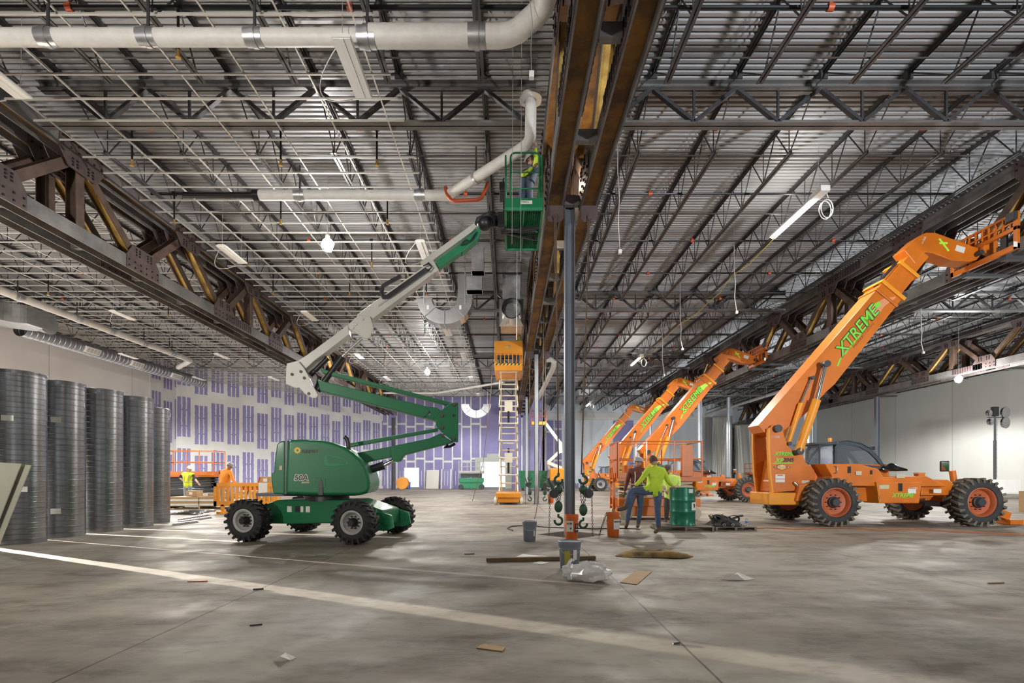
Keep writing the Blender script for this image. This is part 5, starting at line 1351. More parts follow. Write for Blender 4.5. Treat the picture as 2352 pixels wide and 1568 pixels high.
hoist(1.60, 10.65, 6.8, 'chain hoist with green hooks hanging right of the grey column', 1, .55)
hoist(.98, 22.6, 6.8, 'far chain hoist left of the nearer pale column', -1, .55)
hoist(1.66, 22.6, 6.8, 'far chain hoist right of the nearer pale column', 1, .55)
def rope(x0, y0, x1, y1, lab, zt=6.66, zb=1.30):
    t = thing('wire_rope', lab, 'wire rope', (0, 0, 0))
    MB().tube((x0, y0, zt), (x1, y1, zb), .016, 6).tube((x0-.03, y0, zt), (x0-.02, y0, zt-1.1), .014, 6).build('rope', M_rope, t)
    c = V(x0, y0, zt).lerp(V(x1, y1, zb), .62); MB().tube(c, c.lerp(V(x1, y1, zb), .13), .03, 8).build('splice', M_rope, t)
    MB().tube((x0, y0, zt+.08), (x0, y0, zt-.05), .03, 8).build('shackle', M_rust2, t)
rope(1.0, 10.48, 1.07, 10.65, 'rusty wire rope hanging from the left lug, left of the grey column')
rope(1.70, 10.5, 1.56, 10.65, 'rusty wire rope hanging from the right lug, right of the grey column')
rope(.98, 22.7, .98, 22.6, 'thin far wire rope left of the nearer pale column')
rope(1.70, 22.7, 1.66, 22.6, 'thin far wire rope right of the nearer pale column')
o = MB().path([at(1228, 1190, 11.5), at(1232, 1175, 12), at(1240, 1100, 13.5), at(1246, 1000, 15.0), at(1249, 700, 18)], .012, 6).build('wire_rope', M_rope)
tag(o, 'slack dark rope slanting up from behind the left grey bucket', 'wire rope')
o = MB().path([at(1085, 1150, 24), at(1110, 1060, 24.3), at(1128, 900, 24.6), at(1140, 640, 25)], .014, 6).build('guy_line', M_rope)
tag(o, 'slanting guy line left of the tall scissor lift', 'rope')
# ------------------------------------------------------------------ upright spiral ducts on the left
M_duct = mat('dark_galvanised_duct', (.27, .28, .295), .27, .92, .25, 1.2, stretch=(1, 1, 6))
def up_duct(x, y, r, h, lab, pitch, stick=()):
    t = thing('upright_duct', lab, 'duct', (x, y, 0))
    prof = []; z = 0.0
    while z < h-.02:
        prof += [(r, z), (r, z+pitch*.80), (r+.007, z+pitch*.86), (r+.007, z+pitch*.95)]; z += pitch
    prof += [(r, h), (r-.006, h), (r-.006, h-.6), (r-.006, .02)]
    MB().lathe(prof, (0, 0, 0), n=56, cap0=False, cap1=False).build('wall', M_duct, t)
    for (a, zz, w, hh) in stick:
        c = V(math.sin(a)*(r+.008), -math.cos(a)*(r+.008), zz); MB().box(c, (w, .004, hh), Matrix.Rotation(a, 3, 'Z')).build('sticker', M_label, t)
    return t
up_duct(-9.40, 9.55, .455, 3.17, 'nearest upright spiral duct, cut by the left edge, with two paper labels', .098, ((.55, 2.33, .17, .10), (.95, 1.02, .17, .10)))
up_duct(-9.49, 10.58, .44, 3.15, 'second upright spiral duct of the row, with two small paper labels', .120, ((.62, 2.42, .16, .11), (.62, .55, .16, .11)))
up_duct(-9.46, 11.60, .44, 3.15, 'third upright spiral duct of the row, without labels', .125)
up_duct(-9.49, 12.65, .44, 3.15, 'fourth upright spiral duct of the row, with a bright left edge', .125)
up_duct(-9.83, 13.80, .43, 3.14, 'last and slimmest upright spiral duct of the row, before the patched purple wall', .125)
up_duct(-9.45, 8.38, .455, 3.15, 'added unseen duct just beyond the left edge, shaping the floor light streaks', .12)  # this and the next two ducts are added out of view to shape light
up_duct(-9.50, 7.44, .455, 3.15, 'added unseen duct beyond the left edge, second before the row, shaping floor light', .12)
up_duct(-9.50, 6.48, .455, 3.15, 'added unseen duct beyond the left edge, closest to the camera, shaping floor light', .12)
# drywall boards leaning against the first duct
M_board = mat('grey_green_drywall', (.36, .36, .28), .85, 0, .1, 2)
M_bedge = mat('paper_white_edge', (.62, .61, .55), .8)
def leaning(px_pts, d, tilt, lab):
    a = [at(x, y, d) for x, y in px_pts]; base = a[3].copy(); t = thing('drywall_board', lab, 'board', (base.x, base.y, max(0, base.z)))
    q = [p-V(base.x, base.y, max(0, base.z)) for p in a]
    q = [V(p.x, p.y+max(0, p.z)*tilt, p.z) for p in q]
    mb = MB(); n = V(0, .016, 0)
    mb.add(q+[p+n for p in q], [(3, 2, 1, 0), (4, 5, 6, 7)]).mat(1)
    mb.add(q+[p+n for p in q], [(0, 1, 5, 4), (1, 2, 6, 5), (2, 3, 7, 6), (3, 0, 4, 7)])
    mb.build('board', [M_board, M_bedge], t); return t
leaning(((-135, 1056), (46, 1067), (-16, 1284), (-190, 1284)), 7.58, .12, 'larger drywall board leaning on the upright ducts at the left edge')
leaning(((-135, 1054), (22, 1064), (-40, 1288), (-190, 1288)), 7.50, .12, 'narrower drywall board leaning in front of the larger one')

# ------------------------------------------------------------------ buckets
M_bgrey = mat('grey_bucket_plastic', (.17, .20, .235), .45, 0, .15, 6)
M_bor = mat('orange_bucket_plastic', (.68, .145, .02), .42, 0, .25, 6)
M_bgreen = mat('green_bucket_plastic', (.04, .36, .08), .42)
def bucket(px, py, label, m, lid, h=.385, r=.145, double=False, z=0.0, loc=None, bail=True):
    p = on_floor(px, py) if loc is None else V(loc)
    t = thing('bucket', label, 'bucket', (p.x, p.y+r*.9 if loc is None else p.y, p.z))
    def shell(z0):
        mb = MB(); r0 = r*.86
        pr = [(r0-.01, 0), (r0, .012), (r*.97, h*.74), (r*1.03, h*.75), (r*1.03, h*.78), (r*.98, h*.79), (r*.985, h*.86), (r*1.04, h*.87), (r*1.04, h*.90), (r, h*.91), (r, h), (r-.006, h)]
        if not lid: pr += [(r-.008, h*.5), (r0-.012, .015)]
        return mb.lathe(pr, (0, 0, z0), n=32, cap0=True, cap1=True)
    b = shell(0).build('pail', m, t)
    if double: shell(h*.42).build('nested_pail', m, t)
    H = h*(1.42 if double else 1)
    if lid: MB().lathe([(r*1.05, h-.035), (r*1.06, h-.03), (r*1.06, h+.012), (r*1.0, h+.018), (r*.96, h+.006)], n=32).build('lid', m, t)
    if bail:
        z1 = H*.86
        MB().path([(r*1.02*math.cos(a), -r*1.02*abs(math.sin(a))*(.9 if lid else 1)-.004, z1-.10*math.sin(a)) for a in [PI*k/12 for k in range(13)]], .004, 6).build('bail', M_wire, t)
    t['H'] = H
    return t, r, H
M_ydec = mat('yellow_print', (.36, .30, .03), .6)
t, r, H = bucket(1311, 1312, 'lidded grey bucket nearest the camera, beside the clear plastic bag', M_bgrey, True, .375, .145)
MB().box((.055, -r*.93-.002, .22), (.055, .006, .13), Matrix.Rotation(.4, 3, 'Z')).build('label', M_label, t)
MB().box((-.045, -r*.90-.004, .17), (.075, .006, .20), Matrix.Rotation(-.3, 3, 'Z')).build('print', M_ydec, t)
t, r, H = bucket(1217, 1244, 'lidded grey bucket on the floor left of the pit', M_bgrey, True, .37, .135)
MB().box((.085, -r*.76, .16), (.035, .006, .11), Matrix.Rotation(.7, 3, 'Z')).build('label', M_label, t)
def tall_or(px, py, lab, txt, extra, dy=0):
    t, r, H = bucket(px, py, lab, M_bor, False, .36, .135, True, bail=False)
    s = -.05 if extra else .045
    rot = Matrix.Rotation(-.35 if extra else .30, 3, 'Z'); c = V(s, -r*.985, .29 if extra else .27)
    MB().box(c, (.135, .006, .21), rot).build('paper_label', M_label, t)
    text(txt, t, c+rot @ V(-.06, -.005, .035), rot @ V(1, 0, 0), (0, 0, 1), .052, M_ink, bold=.002)
    if extra:
        MB().lathe([(.02, 0), (.02, .003)], c+rot @ V(.02, -.004, -.04), rot @ V(0, -1, 0), 12).build('green_sticker', M_green2, t)
        rr = Matrix.Rotation(.62, 3, 'Z'); c2_ = V(.085, -r*.80, .26); MB().box(c2_, (.085, .006, .17), rr).build('dark_label', M_ink, t)
        MB().box(c2_+rr @ V(0, -.004, .035), (.035, .004, .06), rr).build('orange_mark', M_bor, t); MB().box(c2_+rr @ V(0, -.004, -.035), (.06, .004, .022), rr).build('white_mark', M_label, t)
    return t
bo1 = tall_or(1313, 1241, 'orange bucket standing at the front of the pit, before the grey column', '0159', True)
bo1.location.y -= .10
bo2 = tall_or(1411, 1233.5, 'orange bucket with a chain over its rim, under the lifted boot', 'V01910', False)
mb = MB(); chain_into(mb, (-.13, .02, .51), (-.30, .16, -.10), .05, .006); mb.build('chain', M_chain, bo2)
p = on_floor(1265, 1155); t = bucket(0, 0, 'far orange bucket beside the pale column', M_bor, False, .42, .15, loc=(p.x, p.y, 0))[0]

# ------------------------------------------------------------------ drum on its pallet, harness pile, bottle
M_wood = mat('grey_pallet_wood', (.22, .18, .13), .8, 0, .45, 6, stretch=(1, 6, 6))
M_wood2 = mat('brown_plank_wood', (.15, .095, .04), .75, 0, .4, 5, stretch=(1, 8, 8))
M_ply = mat('raw_plywood', (.42, .31, .18), .75, 0, .2, 4)
def pallet(name, lab, loc, rz, w, dd, h=.12, m=M_wood, cat='pallet'):
    t = thing(name, lab, cat, loc, rz)
    for k in range(7): MB().b2((-w/2, -dd/2+k*(dd-.1)/6, h-.018), (w/2, -dd/2+k*(dd-.1)/6+.1, h)).build('deck_board', m, t)
    for x in (-w/2+.03, 0, w/2-.03): MB().b2((x-.025, -dd/2, .018), (x+.025, dd/2, h-.018)).build('stringer', m, t)
    for y in (-dd/2, dd/2-.1, -.05): MB().b2((-w/2, y, 0), (w/2, y+.1, .018)).build('bottom_board', m, t)
    return t
PX, PYY = 4.12, 11.95
pallet('pallet', 'weathered wooden pallet under the green drum', (PX, PYY, 0), -.10, 1.25, 1.05)
t = thing('drum', 'dented green steel drum with white labels, standing on the pallet', 'drum', (4.10, 11.78, .122))
R = .288; H = .88; mb = MB(); n = 40; prof = [(.97, 0), (1.015, .006), (1.015, .02), (1, .03), (1, .30), (1.02, .315), (1.02, .335), (1, .35), (1, .56), (1.02, .575), (1.02, .595), (1, .61), (1, .855), (1.02, .862), (1.02, .88), (.97, .88), (.96, .86)]
full = []
for (a, ha), (b_, hb) in zip(prof, prof[1:]):
    for k in range(4 if hb-ha > .1 else 1): f = k/4 if hb-ha > .1 else 0; full.append((a+(b_-a)*f, ha+(hb-ha)*f))
full.append(prof[-1]); vs = []
for q, h in full:
    for i in range(n):
        a = 2*PI*i/n; rr = q*R
        g_ = max(0, math.sin(h*10.5)) if h < .30 else 0
        rr -= .035*g_*max(0, math.cos((a-4.45)*2.2))**2*(1 if abs(a-4.45) < .75 else 0)+.022*g_*max(0, math.cos((a-5.2)*4)) * (1 if abs(a-5.2) < .4 else 0)
        vs.append(V(rr*math.cos(a), rr*math.sin(a), h))
mb.add(vs, [(j*n+i, j*n+(i+1) % n, (j+1)*n+(i+1) % n, (j+1)*n+i) for j in range(len(full)-1) for i in range(n)], True)
mb.add([v for v in vs[-n:]], [tuple(range(n))]); mb.build('shell', mat('green_drum_paint', (.012, .15, .085), .32, .3, .15, 3), t)
def curved_label(par, a0, a1, z0, z1, r, m, name='label'):
    vs = []; k = 7
    for i in range(k): a = a0+(a1-a0)*i/(k-1); vs += [V(r*math.cos(a), r*math.sin(a), z0), V(r*math.cos(a), r*math.sin(a), z1)]
    return MB().add(vs, [(2*i, 2*i+2, 2*i+3, 2*i+1) for i in range(k-1)], True).build(name, m, par)
l_ = curved_label(t, -PI/2+.42, -PI/2+1.12, .36, .545, R*1.025, M_label)
MB().path([(R*1.04*math.cos(-PI/2+.68+dx), R*1.04*math.sin(-PI/2+.68+dx), .46+dz) for dx, dz in ((-.06, .02), (-.02, .055), (.0, -.04), (.05, .05), (.09, .03), (.10, -.04))], .006, 5).build('scrawl', M_ink, l_)
curved_label(t, -PI/2+.18, -PI/2+.58, .76, .85, R*1.012, M_label)
# fall harness heap
t = thing('harness_pile', 'tangled black safety harness heap on the right part of the pallet', 'harness', (5.10, 11.85, .09))
M_web = mat('black_webbing', (.012, .013, .014), .65); M_webg = mat('olive_webbing', (.13, .11, .02), .7)
M_pile = mat('dark_bag_cloth', (.016, .016, .018), .7, 0, .4, 12)
rnd = random.Random(3); P_ = []
for i in range(17):
    row = []
    for j in range(9):
        u, v = i/16, j/8; e = math.sin(PI*u)**.7*math.sin(PI*v)
        row.append(V(-.40+.80*u, -.28+.5*v, .03+e*(.24-.10*abs(u-.35))+rnd.uniform(-.025, .03)*e))
    P_.append(row)
MB().sheet(P_).build('folded_body', M_pile, t, sub=1)
for k in range(13):
    c = V(rnd.uniform(-.30, .30), rnd.uniform(-.22, .02), .10); pts = []
    a0 = rnd.uniform(0, 6); rr = rnd.uniform(.08, .2)
    for q in range(9):
        a = a0+q*.55; pts.append(c+V(rr*math.cos(a)*1.2, rr*.5*math.sin(a), max(-.06, .07+.11*math.sin(a*.9+k)-.10*abs(c.x))))
    MB().path(pts, .022, 6, flat=.3).build('strap', M_webg if k % 4 == 0 else M_web, t)
for k in range(3): MB().path([V(-.1+.2*k, -.27, .05)+V(.03*math.cos(a), 0, .03*math.sin(a)) for a in [2*PI*q/10 for q in range(10)]], .006, 6, closed=True).build('d_ring', M_wire, t)
o = pallet('pallet', 'lower end of a second grey pallet under the black harness heap', (5.27, 12.0, 0), -.02, .95, .9, .10)
bt_ = thing('water_bottle', 'clear water bottle with a blue label beside the harness heap', 'bottle', (5.62, 11.8, .10))
MB().lathe([(.028, 0), (.031, .01), (.031, .13), (.026, .16), (.012, .185), (.012, .20)], n=16).build('bottle', mat('clear_plastic', (.85, .9, .93), .06, trans=.85), bt_)
MB().lathe([(.0315, .06), (.0315, .11)], n=16, cap0=False, cap1=False).build('label', mat('blue_label', (.03, .16, .55), .5), bt_)
MB().lathe([(.014, .20), (.014, .215)], n=12).build('cap', M_white, bt_)
KIDS[t]
# ------------------------------------------------------------------ loose things on the floor
def crumple(name, lab, cat, px, py, w, dd, h, m, seed, nu=18, nv=10, thick=.006, rz=0.0, amp=.6):
    p = on_floor(px, py); rnd = random.Random(seed); t = thing(name, lab, cat, (p.x, p.y, 0), rz); P_ = []
    ph = [rnd.uniform(0, 6) for _ in range(8)]
    for i in range(nu):
        row = []
        for j in range(nv):
            u, v = i/(nu-1), j/(nv-1); e = (math.sin(PI*u)*math.sin(PI*v))**.3
            z = h*(.55+.30*math.sin(5*u+ph[0]+3*v)+.25*math.sin(9*v+ph[1]+4*u)+.2*math.sin(13*u+ph[2])*amp)*e+.006
            x = (u-.5)*w*(1+.12*math.sin(6*v+ph[3])); y = (v-.5)*dd*(1+.2*math.sin(5*u+ph[4])+.15*math.sin(11*u+ph[5]))
            row.append(V(x, y, max(.004, z+rnd.uniform(-.1, .1)*h*e)))
        P_.append(row)
    MB().sheet(P_).build(name+'_cloth' if name != 'plastic_bag' else 'film', m, t, solid=thick, sub=1)
    return t
M_jkt = mat('tan_canvas', (.30, .185, .055), .85, 0, 0, 5, col2=(.06, .045, .02))
crumple('work_jacket', 'dirty tan canvas work jacket lying flat on the floor', 'jacket', 1500, 1276, 1.10, .46, .11, M_jkt, 5, 26, 14)
M_film = mat('clear_film', (.86, .86, .85), .2, trans=.35, alpha=.85)
def plastic_bag():
    p = on_floor(1352, 1338); t = thing('plastic_bag', 'crumpled clear plastic bag before the nearest grey bucket', 'bag', (p.x, p.y+.1, 0))
    rnd = random.Random(11)
    for c, s in (((.03, 0, .105), (.24, .15, .115)), ((-.20, .05, .10), (.10, .09, .09))):
        mb = MB(); nu, nv = 22, 14; vs = []
        for j in range(nv+1):
            th = PI*j/nv
            for i in range(nu):
                ph = 2*PI*i/nu; k = 1+.13*math.sin(3*ph+5*th)+.10*math.sin(7*ph-3*th)+rnd.uniform(-.07, .07)
                v = V(s[0]*math.sin(th)*math.cos(ph)*k, s[1]*math.sin(th)*math.sin(ph)*k, s[2]*math.cos(th)*k)+V(c)
                v.z = max(.004, v.z); vs.append(v)
        mb.add(vs, [(j*nu+i, (j+1)*nu+i, (j+1)*nu+(i+1) % nu, j*nu+(i+1) % nu) for j in range(nv) for i in range(nu)], True)
        mb.build('film', M_film, t)
    MB().path([(-.22, .05, .17), (-.21, .04, .22), (-.18, .05, .25), (-.15, .05, .24)], .018, 6).build('twisted_neck', M_film, t)
plastic_bag()
p0, p1 = on_floor(1117, 1290), on_floor(1367, 1285)
c = (p0+p1)/2; o = MB().box((0, 0, .03), ((p1-p0).length, .085, .05)).build('plank', M_wood2, bevel=.004); o.location = c; o.rotation_euler = (0, 0, math.atan2(p1.y-p0.y, p1.x-p0.x)); o.location.z = 0.005
tag(o, 'long brown timber plank lying on the floor behind the nearest grey bucket', 'plank')
M_card = mat('brown_cardboard', (.40, .26, .13), .8, 0, .12, 4)
def flat_poly(name, lab, cat, pts, m, th=.006, fold=0):
    q = [on_floor(x, y) for x, y in pts]; c = sum(q, V(0, 0, 0))/len(q)
    mb = MB().prism([(p.x-c.x, p.y-c.y) for p in q], (0, 0, .003), (1, 0, 0), (0, 1, 0), th); o = mb.build(name, m); o.location = c; return tag(o, lab, cat)
flat_poly('cardboard_sheet', 'flat brown cardboard sheet on the floor right of the plastic bag', 'cardboard', ((1424, 1338), (1462, 1311), (1497, 1313), (1463, 1343)), M_card)
flat_poly('cardboard_scrap', 'small flat cardboard flap on the bare floor close to the camera', 'cardboard', ((1094, 1489), (1112, 1480), (1161, 1488), (1154, 1497)), M_card)
flat_poly('paper_scrap', 'thin white paper scrap lying just before the plank', 'paper', ((1222, 1294), (1240, 1289), (1262, 1292), (1245, 1296)), M_label, .002)
flat_poly('film_strip', 'crinkled white film strip lying behind the plank', 'film', ((1186, 1279), (1200, 1273), (1262, 1278), (1280, 1280), (1220, 1281)), M_label, .004)
p = on_floor(1695, 1331); o = MB().add([(-.22, 0, .004), (-.05, .10, .004), (-.02, -.02, .075), (.04, .10, .07), (.06, -.05, .004), (.22, .02, .004), (.18, .11, .004)], [(0, 2, 1), (1, 2, 3), (2, 4, 3), (3, 4, 5), (3, 5, 6), (0, 4, 2)]).build('paper_sheet', M_label, solid=.002); o.location = p
tag(o, 'creased white paper sheet lying alone on the open floor at the right', 'paper')
for px, py, L, m, nm, lab, r_ in ((452, 1336, .22, M_redfit, 'tie_wire', 'short red cable tie on the floor left of the long floor joint', .006), (592, 1355, .10, M_dark, 'bolt', 'small dark bolt on the floor before the green lift', .010), (586, 1437, .09, M_dark, 'wire_scrap', 'thin dark wire scrap on the foreground floor', .006),
        (1078, 1273, .16, M_rust, 'wood_chip', 'short brown chip left of the grey buckets', .008), (2290, 1340, .22, M_card, 'cardboard_strip', 'small cardboard strip near the right edge of the floor', .008), (1555, 1480, .06, M_dark, 'metal_scrap', 'tiny dark scrap right of the long floor joint', .008)):
    p = on_floor(px, py); o = MB().path([(-L/2, 0, r_), (0, .012, r_), (L/2, .03, r_)], r_, 6).build(nm, m); o.location = p; tag(o, lab, 'debris')
p = on_floor(648, 1518); o = MB().add([(-.06, 0, .003), (0, .05, .04), (.05, .01, .003), (.01, -.05, .05), (.07, .06, .003)], [(0, 3, 1), (1, 3, 2), (1, 2, 4)]).build('paper_scrap', M_label, solid=.002); o.location = p
tag(o, 'tiny torn pale paper scrap nearest the camera on the left', 'paper')
M_hose = mat('orange_brown_hose', (.40, .12, .04), .6)
pts = [on_floor(x, y)+V(0, 0, .014) for x, y in ((1738, 1214), (1760, 1213), (1830, 1216), (1930, 1212), (2010, 1217), (2100, 1216), (2200, 1222), (2352, 1229), (2460, 1233))]
tag(MB().path(pts, .014, 6).build('air_hose', M_hose), 'orange brown hose trailing across the floor before the nearest telehandler', 'hose')
pts = [on_floor(x, y)+V(0, 0, .012) for x, y in ((1178, 1219), (1165, 1214), (1175, 1209), (1215, 1207), (1250, 1211), (1300, 1213), (1370, 1215), (1430, 1214), (1470, 1216))]
tag(MB().path(pts, .012, 6).build('power_cable', M_black), 'black cable snaking on the floor around the pit', 'cable')
p = on_floor(1335, 1215)

# ------------------------------------------------------------------ materials stacked on the left behind the ducts
def boxstack(name, lab, cat, loc, size, m, rz=0.0, group=None):
    t = thing(name, lab, cat, loc, rz, group); w, d, h = size
    MB().b2((-w/2, -d/2, 0), (w/2, d/2, h)).build('carton', m, t, bevel=.008)
    MB().b2((-w/2-.002, -.03, h-.001), (w/2+.002, .03, h+.003)).b2((-w/2-.003, -.03, h-.12), (-w/2-.001, .03, h)).build('tape', M_cream, t)
    MB().b2((-w*.2, -d/2-.004, h*.3), (w*.1, -d/2, h*.75)).build('label', M_label, t); return t
M_wrap = mat('wrapped_white_goods', (.72, .70, .64), .35, 0, .15, 5)
p = on_floor(470, 1168); t = pallet('pallet', 'pallet of shrink wrapped boards beside the last upright duct', (-11.95, 19.9, 0), .0, 2.6, 1.1, .14, M_ply)
w_ = thing('wrapped_goods', 'white shrink wrapped stack of cartons on the pallet behind the upright ducts', 'cartons', (-11.95, 19.9, .142))
for k in range(4): MB().b2((-1.28, -.52, k*.085), (-.05, .5, k*.085+.078)).b2((-.02, -.5, k*.085), (1.25, .5, k*.085+.078)).build('carton', [M_wrap, M_card][k % 2], w_)
boxstack('cardboard_box', 'open brown cardboard box on top of the wrapped goods', 'box', (-12.4, 19.8, .49), (.42, .4, .22), M_card)
o = thing('board_stack', 'long flat brown carton lying on the wrapped goods', 'carton', (-11.3, 19.7, .49)); MB().box((0, 0, .07), (1.3, .35, .13)).build('carton', M_card, o); MB().box((-.5, -.18, .07), (.2, .006, .1)).build('label', M_label, o)
for k, (x, y, z, w) in enumerate(((-8.9, 18.6, 0, .9), (-8.95, 18.6, .366, .8), (-8.8, 18.6, .732, .6), (-8.85, 18.6, .998, .5))):
    boxstack('cardboard_box', ('lowest', 'second', 'third', 'topmost')[k]+' brown carton of the stack behind the green lift counterweight', 'box', (x, y, z), (w, .6, (.36, .36, .26, .26)[k]), M_card)
# orange jobsite barrier
t = thing('barrier', 'orange slatted site barrier behind the green lift, with a white notice', 'barrier', (-9.0, 17.2, 0))
MB().b2((-1.1, -.03, .92), (1.1, .03, 1.05)).b2((-1.1, -.03, .25), (1.1, .03, .42)).b2((-1.1, -.03, .25), (-1.0, .03, 1.05)).b2((1.0, -.03, .25), (1.1, .03, 1.05)).build('frame', M_or2, t)
for k in range(13): MB().b2((-.98+k*.155, -.02, .42), (-.90+k*.155, .02, .92)).build('slat', M_or2, t)
for x in (-.8, .8): MB().b2((x-.06, -.28, 0), (x+.06, .28, .08)).b2((x-.05, -.03, .08), (x+.05, .03, .3)).build('foot', M_or2, t)
MB().b2((.45, -.045, .62), (.75, -.03, 1.05)).build('notice', M_label, t)
crumple('sack', 'white cloth sack slumped by the orange barrier', 'sack', 592, 1170, .5, .4, .35, M_label, 21)
for k, (x0, x1, y0, y1, lab) in enumerate(((408, 478, 1196, 1184, 'longest of the shiny metal studs on the floor beside the last duct'), (408, 486, 1201, 1189, 'middle of the shiny metal studs on the floor beside the last duct'), (396, 455, 1207, 1199, 'shortest of the shiny metal studs on the floor beside the last duct'))):
    a, b_ = on_floor(x0, y0), on_floor(x1, y1); a.z = b_.z = .03
    tag(MB().hbeam(a, b_, .09, .05, .006, .006).build('metal_stud', M_galv), lab, 'metal stud')
c = on_floor(455, 1182); t = thing('metal_track_coil', 'low heap of bent metal track pieces before the wrapped goods', 'metal track', c)
for k in range(4): MB().path([V(-.5+.2*k+.45*math.cos(a), .2*math.sin(a), .03+.035*k) for a in [PI*q/9-.3*k for q in range(12)]], .035, 4).build('track', M_galv, t)

# portable vices / pipe machine stands by the two workers
def vise_stand(loc, lab):
    t = thing('pipe_stand', lab, 'pipe stand', loc)
    for a in (0, 2.1, 4.2): MB().tube((.1*math.cos(a), .1*math.sin(a), .8), (.4*math.cos(a), .4*math.sin(a), 0), .02, 8).build('leg', M_dark, t)
    MB().box((0, 0, .84), (.5, .28, .10)).build('table', M_redfit, t)
    MB().tube((-.35, 0, .93), (.4, 0, .93), .04, 10).build('vice', M_dark, t)
    MB().tube((.2, 0, .9), (.3, 0, 1.25), .025, 8).build('handle', M_redfit, t)
vise_stand((-12.1, 21.2, 0), 'red pipe vice stand beside the worker in the yellow vest')
vise_stand((-9.0, 17.55, 0), 'red pipe machine on legs in front of the worker in the orange shirt')

# ------------------------------------------------------------------ far things along the back walls
t = thing('cable_spool', 'yellow reel standing beside the bright doorway in the purple wall', 'reel', (-10.9, 51.8, .0))
for y in (-.3, .3): MB().lathe([(.62, -.03), (.62, .03)], (0, y, .62), (0, 1, 0), 28).build('flange', M_or2, t)
MB().lathe([(.38, -.28), (.38, .28)], (0, 0, .62), (0, 1, 0), 22).build('coil', M_yel, t)
t = thing('trash_bin', 'small blue bin before the bright doorway', 'bin', (-10.5, 52.6, 0)); MB().lathe([(.20, 0), (.24, .7), (.25, .7), (.23, .05)], n=20).build('tub', mat('blue_plastic', (.02, .12, .50), .5), t); MB().lathe([(.255, .68), (.255, .72)], n=20).build('rim', M_dark, t)
for x, w, h, m, lab in ((-8.1, 1.3, 2.0, M_bedge, 'stack of pale drywall boards leaning on the purple wall'), (-6.6, 1.2, 2.1, M_wback, 'purple drywall board leaning on the purple wall')):
    t = thing('drywall_board', lab, 'board', (x, 53.2, 0)); 
    for k in range(3): MB().prism([(0, 0), (.02, 0), (.47, h), (.45, h)], (-w/2+.03*k, -.04*k, 0), (0, 1, 0), (0, 0, 1), w).build('board', m, t)
t = thing('dumpster', 'dark green dumpster beyond the pale columns', 'dumpster', (2.25, 46.2, 0))
MB().prism([(-1.1, .25), (1.1, .25), (1.3, 1.75), (-1.3, 1.75)], (0, .8, 0), (1, 0, 0), (0, 0, 1), 1.6).build('tub', M_green, t)
MB().b2((-1.35, -.85, 1.72), (1.35, .85, 1.82)).build('rim', M_green, t)
for x in (-.9, .9): MB().tube((x, -.5, .13), (x, -.3, .13), .13, 14).build('wheel', M_dark, t)
for k in range(4): MB().b2((-1.0+k*.65, -.84, .4), (-.92+k*.65, -.80, 1.7)).build('rib', M_green, t)
# far white boom lift with orange basket
def far_boom():
    D = 44.0; o0 = on_floor(1283, 1127); B = V(at(1283, 1100, D).x, D, 0)
    t = thing('boom_lift', 'far white armed boom lift with an orange basket and turret, right of the pale columns', 'boom lift', B)
    P = lambda x, y, dd=0: at(x, y, D+dd)-B
    for sx in (-.9, .9):
        for sy in (-.8, .8): wheel(t, (sx, sy, .45), .45, .38, .22, int(math.copysign(1, sy)), 18, M_rubber, M_lug, M_rimw)
    MB().b2((-1.2, -.6, .4), (1.2, .6, .85)).build('chassis', M_dark, t)
    MB().b2((-.8, -.8, .9), (1.0, .8, 2.0)).build('turret', M_or2, t, bevel=.1, seg=3)
    for a, b_, w in (((1290, 1075), (1258, 1062), .28), ((1258, 1062), (1287, 1035), .26), ((1287, 1040), (1286, 1015), .34), ((1287, 1018), (1250, 968), .26)):
        MB().bar(P(*a), P(*b_), w, w, (0, 1, 0)).build('arm', M_cwhite, t)
    MB().bar(P(1258, 1062, .3), P(1262, 1078, .3), .2, .3, (0, 1, 0)).build('link', M_cwhite, t)
    c = P(1240, 972); b_ = MB().b2(c+V(-.75, -.4, -.15), c+V(.55, .4, .12)).build('basket', M_or2, t)
    mb = MB()
    for z in (.6, 1.1): mb.path([c+V(-.75, -.4, z), c+V(.55, -.4, z), c+V(.55, .4, z), c+V(-.75, .4, z)], .025, 6, closed=True)
    for x in (-.75, -.1, .55):
        for y in (-.4, .4): mb.bar(c+V(x, y, 0), c+V(x, y, 1.1), .04, .04)
    mb.build('guard_rail', M_redfit, b_); return t
far_boom()
# plastic curtains
M_curt = mat('dusty_plastic_sheet', (.50, .49, .44), .28, trans=.25, var=.2, scale=1.2, stretch=(3, 3, .3))
def curtain(x0, x1, y, zt, lab, seed, lean):
    rnd = random.Random(seed); ph = [rnd.uniform(0, 6) for _ in range(6)]; P_ = []
    for i in range(60):
        u = i/59; row = []
        for j in range(26):
            v = j/25; x = x0+(x1-x0)*u; z = zt*(1-v)
            s = math.sin(22*u+ph[0]+lean*v*(1-v)*9)+.6*math.sin(37*u+ph[1]+4*v*lean)+.5*math.sin(9*u+ph[2]+6*v)
            row.append(V(x, y+.10*s*(.3+.7*math.sin(PI*min(1, v*1.1))), z))
        P_.append(row)
    o = MB().sheet(P_).build('plastic_curtain', M_curt, solid=.01); return tag(o, lab, 'plastic sheet')
curtain(23.3, 25.45, 57.0, 8.2, 'left hanging plastic dust sheet beside the dark post', 2, 1)
curtain(25.85, 30.2, 57.0, 7.4, 'right hanging plastic dust sheet below the farther truss', 4, -1)
